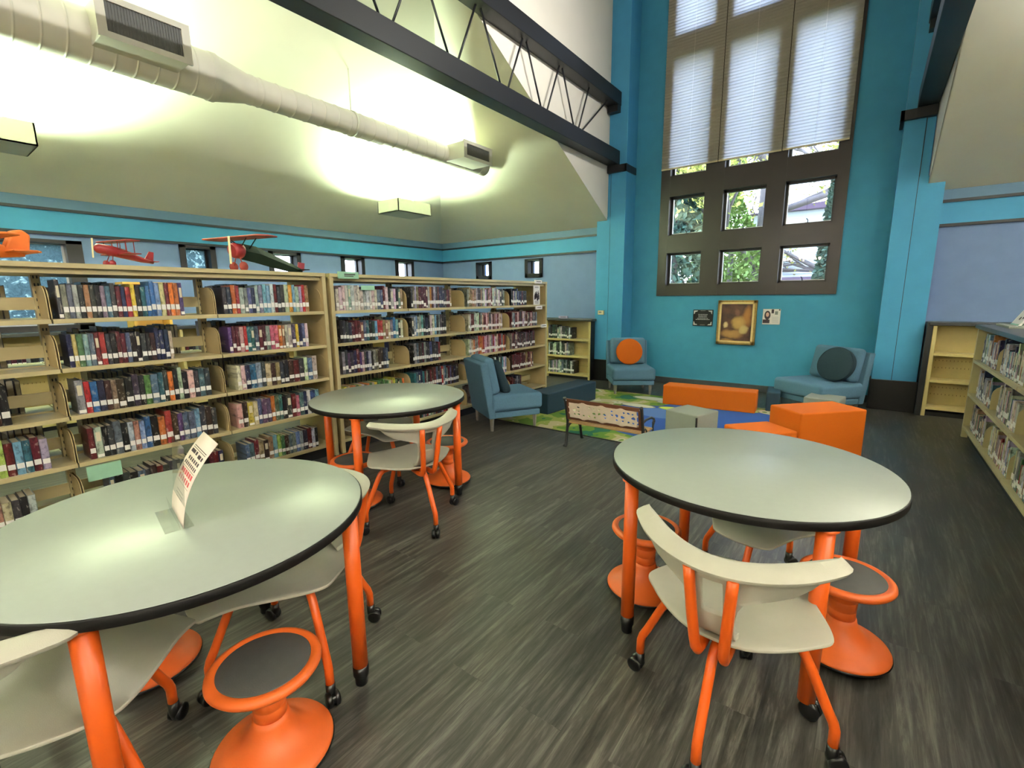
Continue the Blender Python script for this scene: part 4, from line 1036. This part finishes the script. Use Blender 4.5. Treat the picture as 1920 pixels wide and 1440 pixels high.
lst += [(.1, .9, .42, .424), (.25, .75, .33, .337), (.25, .75, .29, .297), (.3, .7, .25, .257)]
marks('dark_print', 'ink', lst)
marks('red_print', 'redink', [(.12+.13*k, .22+.13*k, .53, .585) for k in range(6)] + [(.14+.13*k, .22+.13*k, .45, .505) for k in range(6)])
mb = MB()
def ob(c0, a, b, h0, h1):
    """thin box spanned by SGD a..b, SGN h0..h1"""
    pass
Ms = Matrix(((SGD.x, SGN.x, 0, 0), (SGD.y, SGN.y, 0, 0), (0, 0, 1, 0), (0, 0, 0, 1)))
def sq(pts): mb.quad([tuple(Ms @ Vector(p)) for p in pts])
sq([(0, -.03, .002), (.22, -.03, .002), (.22, .05, .002), (0, .05, .002)])
sq([(0, -.004, .002), (.22, -.004, .002), (.22, -.03, .27), (0, -.03, .27)])
sq([(0, .008, .002), (.22, .008, .002), (.22, .012, .05), (0, .012, .05)])
mb.build('acrylic_stand', M['acrylic'], sg)

# ================================================================== READING CORNER
def lounge_chair(loc, ang, label, w=.66):
    t = empty('lounge_chair', (*loc, 0), math.radians(ang-90), label, 'armchair', 'slate-teal armless lounge chairs')
    h = w/2     # +Y is front, origin at footprint centre
    MB().box((-h+.012, -.27, .155), (h-.012, .35, .225), bev=.012).build('base_rail', M['lounge'], t)
    MB().box((-h, -.30, .228), (h, .385, .42), bev=.045, seg=5).build('seat_cushion', M['lounge'], t)
    mb = MB()
    pr_ = [(-.385, .79), (-.30, .80), (-.235, .42), (-.20, .155), (-.285, .155), (-.325, .42)]
    mb.prism([(y, z) for y, z in pr_], -h, h, axis=0, bev=.014); mb.build('back_frame', M['lounge'], t)
    Mb = Matrix.Translation((0, -.222, .63)) @ Matrix.Rotation(.20, 4, 'X')
    MB().rbox(Mb, (w-.10, .13, .43), bev=.05, seg=5).build('back_cushion', M['lounge'], t)
    for x, y in ((-h+.06, .30), (h-.06, .30), (-h+.06, -.235), (h-.06, -.235)):
        MB().tube([(x, y, 0), (x, y, .16)], [.017, .028], n=4, smooth=False).build('leg', M['greywood'], t)
    return t
lounge_chair((-3.43, 4.36), 59, 'slate-teal lounge chair with a dark square pillow, beside the tall shelving')
lounge_chair((-3.0, 7.14), 304, 'slate-teal lounge chair with the round orange cushion, at the left pillar')
lounge_chair((-.41, 7.22), 231, 'slate-teal lounge chair with the round dark cushion, at the right pillar', .76)
def cushion(name, loc, M_, r, th, mat, label, square=False):
    t = empty(name, loc, 0, label, 'cushion')
    if square: o = MB().rbox(M_, (.42, .11, .42), bev=.05, seg=5).build('cover', M[mat], t)
    else: o = MB().lathe([(0, -th/2), (r-.015, -th/2), (r-.004, -th/2+.006), (r, -th/2+.02), (r, th/2-.02), (r-.004, th/2-.006), (r-.015, th/2), (0, th/2)], n=56, M=M_).build('cover', M[mat], t)
    if not square:
        MB().tube([tuple(M_ @ Vector(((r)*math.cos(a*PI/24), (r)*math.sin(a*PI/24), th/2-.006))) for a in range(49)], .004, n=6, cap=False).build('piping', M[mat], t)
    return t
def fdir(a): a = math.radians(a); return Vector((math.cos(a), math.sin(a), 0))
d = fdir(304)
Mo = Matrix.Rotation(math.radians(304-90), 4, 'Z') @ Matrix.Rotation(-PI/2+.22, 4, 'X')
cushion('round_cushion', Vector((-3.0, 7.14, .628))+d*-.085, Mo, .205, .075, 'orangefab', 'round bright orange cushion leaning on the lounge chair at the left pillar')
d = fdir(231); sd = fdir(321)
Mo = Matrix.Rotation(math.radians(231-90+10), 4, 'Z') @ Matrix.Rotation(-PI/2+.30, 4, 'X')
cushion('round_cushion', Vector((-.41, 7.22, .635))+d*-.055+sd*.15, Mo, .215, .085, 'darkcush', 'round charcoal cushion leaning on the lounge chair at the right pillar')
d = fdir(59)
Mo = Matrix.Rotation(math.radians(59-90), 4, 'Z') @ Matrix.Rotation(.36, 4, 'X')
cushion('square_pillow', Vector((-3.43, 4.36, .60))+d*-.075, Mo, 0, 0, 'darkcush', 'dark square pillow leaning on the lounge chair by the shelving', True)

def block(name, loc, ang, size, mat, label, cat='ottoman', group=None, seam=False):
    t = empty(name, (*loc, 0), math.radians(ang), label, cat, group); sx, sy, sz = size
    MB().box((-sx/2, -sy/2, .008), (sx/2, sy/2, sz), bev=.014, seg=3).build('upholstery', M[mat], t)
    MB().box((-sx/2+.02, -sy/2+.02, 0), (sx/2-.02, sy/2-.02, .012)).build('base', M['blackpl'], t)
    if seam: MB().box((sx/2-.012, -sy/2-.004, .02), (sx/2+.003, -sy/2+.010, sz-.02), bev=.002).build('corner_zip', M['blackpl'], t)
    return t
def blk(name, p0, p1, dep, h, mat, label, **kw):
    """p0->p1 one bottom edge (camera-side), depth to the left of it"""
    a = Vector(p0); b = Vector(p1); u = (b-a); L = u.length; u.normalize(); v = Vector((-u.y, u.x)); c = a+u*L/2+v*dep/2
    return block(name, (c.x, c.y), math.degrees(math.atan2(u.y, u.x)), (L, dep, h), mat, label, **kw)
blk('foam_bench', (-3.196, 5.006), (-3.115, 6.20), .32, .28, 'navy', 'low dark navy foam bench beside the slate-teal chair, along the rug edge', cat='bench', group='low foam benches')
blk('foam_bench', (-2.21, 6.47), (-1.04, 6.56), .29, .28, 'orangefab', 'long low orange foam bench below the pictures', cat='bench', group='low foam benches')
blk('foam_cube', (-1.521, 4.555), (-1.186, 4.446), .36, .40, 'greyfab', 'grey foam cube with a black corner seam, behind the right table', group='foam cubes', seam=True)
blk('foam_block', (-.373, 4.62), (.080, 5.12), .375, .50, 'orangefab', 'tall orange foam block behind the right table', group='orange foam blocks')
blk('foam_block', (-.68, 4.21), (-.38, 4.55), .36, .36, 'orangefab', 'low orange foam block left of the tall orange one', group='orange foam blocks')
blk('foam_cube', (-.52, 6.45), (-.16, 6.40), .36, .315, 'greyfab', 'grey foam cube in front of the lounge chair at the right pillar', group='foam cubes')
blk('foam_bench', (-.96, 6.80), (-.80, 6.82), .5, .26, 'navy', 'dark foam bench between the orange bench and the right lounge chair', cat='bench', group='low foam benches')

# ------------------------------------------------------------------ rug
def rug_mat():
    m, n, b = newmat('pond_pattern_rug'); t = n.nodes.new('ShaderNodeTexCoord')
    nz = n.nodes.new('ShaderNodeTexNoise'); nz.inputs['Scale'].default_value = 1.6; nz.inputs['Detail'].default_value = 3; n.links.new(t.outputs['Object'], nz.inputs[0])
    base_ = ramp(n, nz.outputs[0], [(.30, s2l(48, 104, 84)), (.40, s2l(104, 138, 62)), (.47, s2l(150, 160, 84)), (.53, s2l(190, 178, 138)), (.60, s2l(206, 204, 180)), (.63, s2l(110, 140, 66))])
    base_.color_ramp.interpolation = 'CONSTANT'
    def ell(cx, cy, rx, ry, dist, col_in, col, edge=.03):
        mp = n.nodes.new('ShaderNodeMapping'); mp.vector_type = 'POINT'; mp.inputs['Location'].default_value = (-cx/rx, -cy/ry, 0); mp.inputs['Scale'].default_value = (1/rx, 1/ry, 0)
        if dist:
            ad = n.nodes.new('ShaderNodeVectorMath'); ad.operation = 'MULTIPLY_ADD'; n2 = n.nodes.new('ShaderNodeTexNoise'); n2.inputs['Scale'].default_value = 1.3
            n.links.new(t.outputs['Object'], n2.inputs[0]); n.links.new(n2.outputs['Color'], ad.inputs[0]); ad.inputs[1].default_value = (dist,)*3; n.links.new(t.outputs['Object'], ad.inputs[2]); n.links.new(ad.outputs[0], mp.inputs[0])
        else: n.links.new(t.outputs['Object'], mp.inputs[0])
        ln = n.nodes.new('ShaderNodeVectorMath'); ln.operation = 'LENGTH'; n.links.new(mp.outputs[0], ln.inputs[0])
        lt = n.nodes.new('ShaderNodeMath'); lt.operation = 'LESS_THAN'; lt.inputs[1].default_value = 1; n.links.new(ln.outputs['Value'], lt.inputs[0])
        return mixc(n, lt.outputs[0], col_in, col)
    c = ell(1.15, .25, 1.38, 1.0, .7, base_.outputs[0], s2l(56, 88, 160))
    c = ell(.35, .45, .4, .3, .4, c, s2l(92, 122, 178))
    for cx, cy, rx, ry, col in ((-.35, 1.0, .30, .12, (214, 214, 196)), (-.02, .86, .22, .09, (206, 208, 196)), (.25, 1.05, .2, .08, (210, 208, 190)), (.12, .52, .20, .10, (190, 204, 92)),
                                (1.2, -.6, .3, .12, (190, 204, 110)), (.55, -.75, .32, .1, (220, 216, 200)), (-.25, -.62, .34, .13, (222, 214, 190)), (1.5, 1.0, .3, .1, (216, 206, 176)), (.9, .95, .2, .09, (200, 206, 120)), (-.9, -.2, .4, .15, (212, 206, 170)), (-.35, .45, .25, .1, (214, 210, 190))):
        c = ell(cx, cy, rx, ry, 0, c, s2l(col[0]*.72, col[1]*.74, col[2]*.7)); c = ell(cx, cy, rx*.9, ry*.86, 0, c, s2l(*col))
    n.links.new(c, b.inputs['Base Color']); b.inputs['Roughness'].default_value = .95; b.inputs['Specular IOR Level'].default_value = .1
    x = noise(n, 300, 2); bump(n, b, x.outputs[0], .4, .004)
    return m
M['rug'] = rug_mat()
rg = empty('pond_rug', (-2.1, 5.72, 0), 0, 'green, tan and blue pond-pattern rug under the reading corner', 'rug')
MB().box((-1.62, -1.25, .0), (1.62, 1.25, .010), bev=.003).build('pile', M['rug'], rg)
MB().box((-1.635, -1.265, .0), (1.635, 1.265, .007), bev=.002).build('binding', M['blackpl'], rg)

# ------------------------------------------------------------------ small park bench
def kid_bench():
    t = empty('park_bench', (-1.955, 4.20, 0), 0, 'small park bench with iron ends and ivory cut-out back panel', 'bench'); h = .40
    for s in (-1, 1):
        mb = MB(); x = s*h
        pb = [(x, -.19, 0), (x, -.165, .02), (x, -.145, .12), (x, -.13, .25), (x, -.155, .36), (x, -.185, .48), (x, -.20, .515)]
        mb.tube(pb, [.020, .016, .014, .015, .014, .014, .017], n=10)
        mb.tube([(x, .18, 0), (x, .165, .03), (x, .145, .12), (x, .12, .19), (x, .06, .222), (x, -.05, .235), (x, -.13, .24)], [.019, .015, .014, .015, .014, .014, .014], n=10)
        mb.tube([(x, -.14, .17), (x, -.10, .21), (x, -.03, .228)], .008, n=8); mb.tube([(x, .15, .12), (x, .09, .19), (x, .02, .226)], .008, n=8)
        mb.tube([(x, -.155, .36), (x, -.07, .375), (x, .06, .37), (x, .13, .345), (x, .15, .315), (x, .13, .29), (x, .105, .31)], [.011, .011, .012, .012, .010, .009, .008], n=10)
        mb.tube([(x, .12, .21), (x, .115, .30), (x, .13, .345)], .009, n=8); mb.tube([(x, -.13, .27), (x, -.08, .29), (x, -.04, .26), (x, -.08, .24)], .007, n=8)
        mb.build('iron_end', M['iron'], t)
    for i, y in enumerate((-.115, -.06, -.005, .05, .105)): MB().box((-h, y-.022, .243), (h, y+.022, .257), bev=.003).build('seat_slat', M['honeywood'], t)
    def back(z0, z1, nm, m):
        y0 = -.137-.19*(z0-.25); y1 = -.137-.19*(z1-.25)
        MB().prism([(y0-.006, z0), (y1-.006, z1), (y1+.012, z1), (y0+.012, z0)], -h, h, axis=0).build(nm, M[m], t)
    back(.468, .505, 'top_slat', 'brownwood'); back(.285, .315, 'lower_slat', 'brownwood')
    for s in (-1, 1):
        y0, y1 = -.137-.19*.05, -.137-.19*.23
        x0, x1 = (s*h, s*(h-.035)); MB().prism([(y0-.006, .30), (y1-.006, .48), (y1+.012, .48), (y0+.012, .30)], min(x0, x1), max(x0, x1), axis=0).build('side_stile', M['brownwood'], t)
    # ivory cut-out panel as a filled curve with holes
    cu = bpy.data.curves.new('panel', 'CURVE'); cu.dimensions = '2D'; cu.fill_mode = 'BOTH'; cu.extrude = .004; cu.bevel_depth = .0012
    def sp_(pts):
        s = cu.splines.new('POLY'); s.points.add(len(pts)-1)
        for p, q in zip(s.points, pts): p.co = (q[0], q[1], 0, 1)
        s.use_cyclic_u = True
    Wd, Hd = .352, .076; out = []
    def scal(a, b, n, bulge, off):
        for i in range(n):
            f0, f1 = i/n, (i+1)/n; 
            for j in range(5):
                f = f0+(f1-f0)*j/5; k = bulge*math.sin(PI*j/5)**2 if i % 2 else 0
                out.append((a[0]+(b[0]-a[0])*f+off[0]*k, a[1]+(b[1]-a[1])*f+off[1]*k))
    scal((-Wd, -Hd), (Wd, -Hd), 7, .014, (0, -1)); scal((Wd, -Hd), (Wd, Hd), 5, .012, (1, 0)); scal((Wd, Hd), (-Wd, Hd), 7, .014, (0, 1)); scal((-Wd, Hd), (-Wd, -Hd), 5, .012, (-1, 0))
    sp_(out)
    random.seed(12)
    xs_ = [-.30, -.25, -.19, -.135, -.08, -.02, .04, .10, .16, .22, .27, .318]
    for i, x in enumerate(xs_):
        for zc_, s_ in ((-.040, .75), (.003, 1), (.045, .7)):
            if random.random() < .22: continue
            cx = x+random.uniform(-.008, .008); cy = zc_+random.uniform(-.006, .006); a0 = random.uniform(0, PI); rx, ry = random.uniform(.018, .030)*s_, random.uniform(.013, .019)*s_
            pts = [(cx+rx*math.cos(q)*math.cos(a0)-ry*math.sin(q)*math.sin(a0)*(1+.5*math.cos(q)), cy+rx*math.cos(q)*math.sin(a0)*.7+ry*math.sin(q)*math.cos(a0)*(1+.5*math.cos(q))) for q in [k*2*PI/9 for k in range(9)]]
            sp_([p for p in pts])
    co = bpy.data.objects.new('panel_curve', cu); COL.objects.link(co)
    dg = bpy.context.evaluated_depsgraph_get(); me = bpy.data.meshes.new_from_object(co.evaluated_get(dg)); bpy.data.objects.remove(co)
    me.materials.clear(); me.materials.append(M['ivory'])
    o = bpy.data.objects.new('cutout_panel', me); COL.objects.link(o); o.parent = t
    o.location = (0, -.178, .392); o.rotation_euler = (PI/2+.186, 0, 0)
    for x in (-.385, .385): MB().lathe([(0, 0), (.007, .002), (0, .005)], (x, -.194, .488), n=10, M=Matrix.Rotation(PI/2, 4, 'X')).build('bolt', M['alu'], t)
    return t
kid_bench()

# ------------------------------------------------------------------ things on the window wall
pc = empty('framed_painting', (-1.67, YW-.03, .735), 0, 'gilt-framed brown and ochre painting under the tall window', 'painting'); a, b = .285, .70
mb = MB(); y = .0; fw = .055
for q0, q1 in (((-a, 0), (-a+fw, b)), ((a-fw, 0), (a, b)), ((-a, 0), (a, fw)), ((-a, b-fw), (a, b))): mb.box((q0[0], -.028, q0[1]), (q1[0], .03, q1[1]), bev=.008)
mb.build('frame', M['gold'], pc); mb = MB(); a2 = a-.03; 
for q0, q1 in (((-a2, .03), (-a2+.03, b-.03)), ((a2-.03, .03), (a2, b-.03)), ((-a2, .03), (a2, .06)), ((-a2, b-.06), (a2, b-.03))): mb.box((q0[0], -.033, q0[1]), (q1[0], -.012, q1[1]), bev=.004)
mb.build('inner_frame', M['goldlight'], pc)
def paint_mat():
    m, n, b_ = newmat('abstract_ochre_canvas'); t = n.nodes.new('ShaderNodeTexCoord')
    nz = n.nodes.new('ShaderNodeTexNoise'); nz.inputs['Scale'].default_value = 6; nz.inputs['Detail'].default_value = 4; n.links.new(t.outputs['Object'], nz.inputs[0])
    c = ramp(n, nz.outputs[0], [(.35, s2l(52, 30, 26)), (.65, s2l(92, 56, 40))]).outputs[0]
    def blob(cx, cz, rx, rz, col, soft, c):
        mp = n.nodes.new('ShaderNodeMapping'); mp.inputs['Location'].default_value = (-cx/rx, 0, -cz/rz); mp.inputs['Scale'].default_value = (1/rx, 0, 1/rz)
        ad = n.nodes.new('ShaderNodeVectorMath'); ad.operation = 'MULTIPLY_ADD'; ad.inputs[1].default_value = (.1, 0, .1); n.links.new(nz.outputs['Color'], ad.inputs[0]); n.links.new(t.outputs['Object'], ad.inputs[2])
        n.links.new(ad.outputs[0], mp.inputs[0]); ln = n.nodes.new('ShaderNodeVectorMath'); ln.operation = 'LENGTH'; n.links.new(mp.outputs[0], ln.inputs[0])
        r = ramp(n, ln.outputs['Value'], [(.0, (1, 1, 1)), (1-soft, (.8, .8, .8)), (1, (0, 0, 0))]); return mixc(n, r.outputs[0], c, s2l(*col))
    c = blob(.21, .5, .08, .2, (170, 112, 54), .5, c); c = blob(.09, .40, .12, .13, (190, 152, 84), .4, c); c = blob(-.01, .22, .2, .09, (176, 132, 74), .45, c)
    c = blob(.16, .29, .08, .08, (190, 166, 110), .35, c); c = blob(-.10, .36, .05, .045, (206, 184, 140), .4, c); c = blob(.06, .56, .05, .06, (120, 78, 62), .5, c); c = blob(-.1, .1, .14, .04, (160, 124, 68), .5, c)
    n.links.new(c, b_.inputs['Base Color']); b_.inputs['Roughness'].default_value = .5; return m
MB().box((-a+.055, -.010, .055), (a-.055, .02, b-.055)).build('canvas', paint_mat(), pc)
pq = empty('plaque', (-2.19, YW-.012, 1.018), 0, 'black engraved plaque with silver corners, left of the painting', 'plaque')
MB().box((-.157, -.012, 0), (.157, .012, .265), bev=.004).build('plate', M['blacksign'], pq)
mb = MB()
for sx in (-1, 1):
    for sz in (0, 1):
        f = lambda x, z: (sx*x, -.0135, (z if sz == 0 else .265-z))
        for q in ([f(.145, .015), f(.145, .075), f(.128, .06), f(.125, .035), f(.095, .03), f(.08, .015)],): mb.bm.faces.new([mb.bm.verts.new(p) for p in q])
for z, w_ in ((.185, .075), (.163, .07), (.143, .068), (.121, .085), (.100, .11)):
    x = -w_
    while x < w_: l = random.uniform(.01, .028); mb.box((x, -.0138, z), (min(x+l, w_), -.0125, z+.008)); x += l+.006
mb.box((-.04, -.0138, .247), (.04, -.0125, .25)); mb.box((-.04, -.0138, .015), (.04, -.0125, .018))
mb.build('engraving', M['silverink'], pq)
ph = empty('photo_card', (-1.185, YW-.004, 1.065), 0, 'small white card with a dark-haired portrait photo, right of the painting', 'card')
MB().box((-.12, -.004, 0), (.12, .004, .235), bev=.001).build('card', M['paper'], ph)
mb = MB(); 
def disc(mb, cx, cz, rx, rz, y, mi): mb.prism([(cx+rx*math.cos(k*PI/8), cz+rz*math.sin(k*PI/8)) for k in range(16)], y, y+.0006, axis=1, mi=mi)
disc(mb, -.055, .14, .042, .068, -.0048, 0); disc(mb, -.055, .150, .022, .034, -.0054, 1); mb.box((-.115, -.0048, .02), (-.02, -.0042, .075), 0); mb.box((-.003, -.0048, .17), (.03, -.0042, .23), 0); mb.box((.045, -.0048, .15), (.085, -.0042, .2), 2); disc(mb, .105, .222, .012, .01, -.0048, 0)
for i in range(6): mb.box((.01, -.0048, .03+.016*i), (.1, -.0042, .034+.016*i), 3)
mb.build('printed_marks', [M['ink'], flat('skin_tone_print', s2l(222, 176, 156), .7), M['greyfab'], M['silverink']], ph)
tm = empty('thermostat', (-3.845, YP-.012, 1.195), 0, 'small beige thermostat on the left teal pillar', 'thermostat')
MB().box((-.058, -.022, 0), (.058, .012, .075), bev=.006).build('body', M['cream'], tm); MB().box((-.035, -.0235, .03), (.015, -.021, .055)).build('display', M['greyfab'], tm)

# ================================================================== MODEL PLANES
def plane_red():
    t = empty('model_airplane', (-4.28, 1.08, 1.745), math.radians(16), 'small dark red biplane model with cream propeller on top of the shelving', 'model airplane', 'model airplanes on the shelving')
    # local -y is the nose
    MB().tube([(0, -.15, .115), (0, -.13, .118), (0, -.06, .11), (0, .02, .095), (0, .14, .06), (0, .22, .045)], [.012, .032, .036, .034, .02, .010], n=14).build('fuselage', M['red'], t)
    MB().prism([(-.17, -.04), (.17, -.04), (.18, 0), (.17, .045), (-.17, .045), (-.18, 0)], .172, .180, bev=.002).build('upper_wing', M['red'], t)
    MB().prism([(-.16, -.03), (.16, -.03), (.165, 0), (.16, .05), (-.16, .05), (-.165, 0)], .085, .092, bev=.002).build('lower_wing', M['red'], t)
    for x in (-.12, -.03, .03, .12):
        for y in (-.02, .03): MB().tube([(x, y, .09), (x, y, .174)], .003, n=6).build('wing_strut', M['red'], t)
    MB().prism([(.15, .05), (.22, .045), (.232, .12), (.20, .125), (.165, .07)], -.003, .003, axis=0).build('tail_fin', M['red'], t)
    MB().prism([(-.06, .19), (.06, .19), (.07, .22), (0, .235), (-.07, .22)], .047, .052).build('tailplane', M['red'], t)
    for x in (-.035, .035): w_ = MB().lathe([(0, -.006), (.018, -.006), (.022, 0), (.018, .006), (0, .006)], (x, -.07, .022), n=16, M=Matrix.Rotation(PI/2, 4, 'Y')).tube([(x, -.07, .022), (x*.5, -.05, .085)], .003, n=6).build('wheel', M['red'], t)
    MB().rbox(Matrix.Translation((0, -.157, .118)) @ Matrix.Rotation(.15, 4, 'Y'), (.014, .006, .13), bev=.003).build('propeller', M['cream'], t)
def plane_green():
    t = empty('model_airplane', (-4.26, 1.84, 1.745), math.radians(14), 'large model airplane with red wing, dark green fuselage and heart-like wheels', 'model airplane', 'model airplanes on the shelving')
    MB().tube([(0, -.02, .165), (0, -.0, .168), (0, .06, .166), (0, .07, .165)], [.05, .062, .062, .055], n=20).build('engine_cowl', M['red'], t)
    MB().tube([(0, .07, .165), (0, .2, .150), (0, .4, .098), (0, .68, .03)], [.066, .070, .056, .030], n=4, smooth=False).build('fuselage', M['greenwood'], t)
    MB().prism([(-.35, -.02), (.30, -.02), (.36, .05), (.34, .15), (-.33, .15), (-.37, .06)], .268, .280, bev=.004).build('wing', M['redwing'], t)
    for x in (-.07, .07):
        MB().tube([(x*.5, .05, .205), (x*1.6, .04, .27)], .004, n=6).build('wing_strut', M['greenwood'], t); MB().tube([(x*.5, .12, .19), (x*2.2, .1, .27)], .004, n=6).build('wing_strut', M['greenwood'], t)
    for x in (-.06, .06): MB().lathe([(0, -.008), (.034, -.008), (.039, -.003), (.039, .003), (.034, .008), (0, .008)], (x, .03, .039), n=24, M=Matrix.Rotation(PI/2, 4, 'Y')).tube([(x, .03, .039), (x*.35, .03, .12)], .004, n=6).build('wheel', M['redwing'], t)
    MB().prism([(.64, .04), (.72, .035), (.735, .11), (.66, .115)], -.004, .004, axis=0).build('rudder', M['red'], t)
    MB().prism([(-.11, .62), (.11, .62), (.13, .66), (.1, .70), (-.1, .70), (-.13, .66)], .040, .046).build('tailplane', M['greenwood'], t)
    MB().rbox(Matrix.Translation((0, -.035, .168)) @ Matrix.Rotation(.03, 4, 'Y'), (.022, .008, .22), bev=.004).build('propeller', M['cream'], t)
def plane_orange():
    t = empty('model_airplane', (-4.20, .40, 1.745), math.radians(12), 'orange model airplane with upturned wing at the left picture edge', 'model airplane', 'model airplanes on the shelving')
    MB().tube([(0, -.16, .06), (0, -.1, .075), (0, 0, .085), (0, .10, .065), (0, .2, .05)], [.02, .045, .055, .04, .012], n=14).build('fuselage', M['orangepaper'], t)
    MB().prism([(-.30, -.05), (.30, -.05), (.33, .02), (.30, .09), (-.30, .09), (-.33, .02)], .135, .148, bev=.004).build('wing', M['orangepaper'], t)
    MB().prism([(.10, .07), (.215, .05), (.235, .17), (.20, .20), (.15, .19)], -.035, .035, axis=0, bev=.012).build('tail_fin', M['orangepaper'], t)
    MB().prism([(-.16, .10), (.16, .10), (.18, .20), (.12, .24), (-.12, .24), (-.18, .20)], .060, .070, bev=.003).build('tailplane', M['orangepaper'], t)
    for x in (-.05, .05): MB().tube([(x, 0, .08), (x*1.5, 0, .138)], .004, n=6).build('wing_strut', M['orangepaper'], t)
    for x in (-.06, .06): MB().lathe([(0, -.006), (.02, -.006), (.024, 0), (.02, .006), (0, .006)], (x, -.05, .024), n=16, M=Matrix.Rotation(PI/2, 4, 'Y')).tube([(x, -.05, .024), (x*.5, -.03, .06)], .004, n=6).build('wheel', M['orangepaper'], t)
    MB().rbox(Matrix.Translation((0, -.185, .062)), (.014, .006, .16), bev=.003).build('propeller', M['cream'], t)
plane_red(); plane_green(); plane_orange()
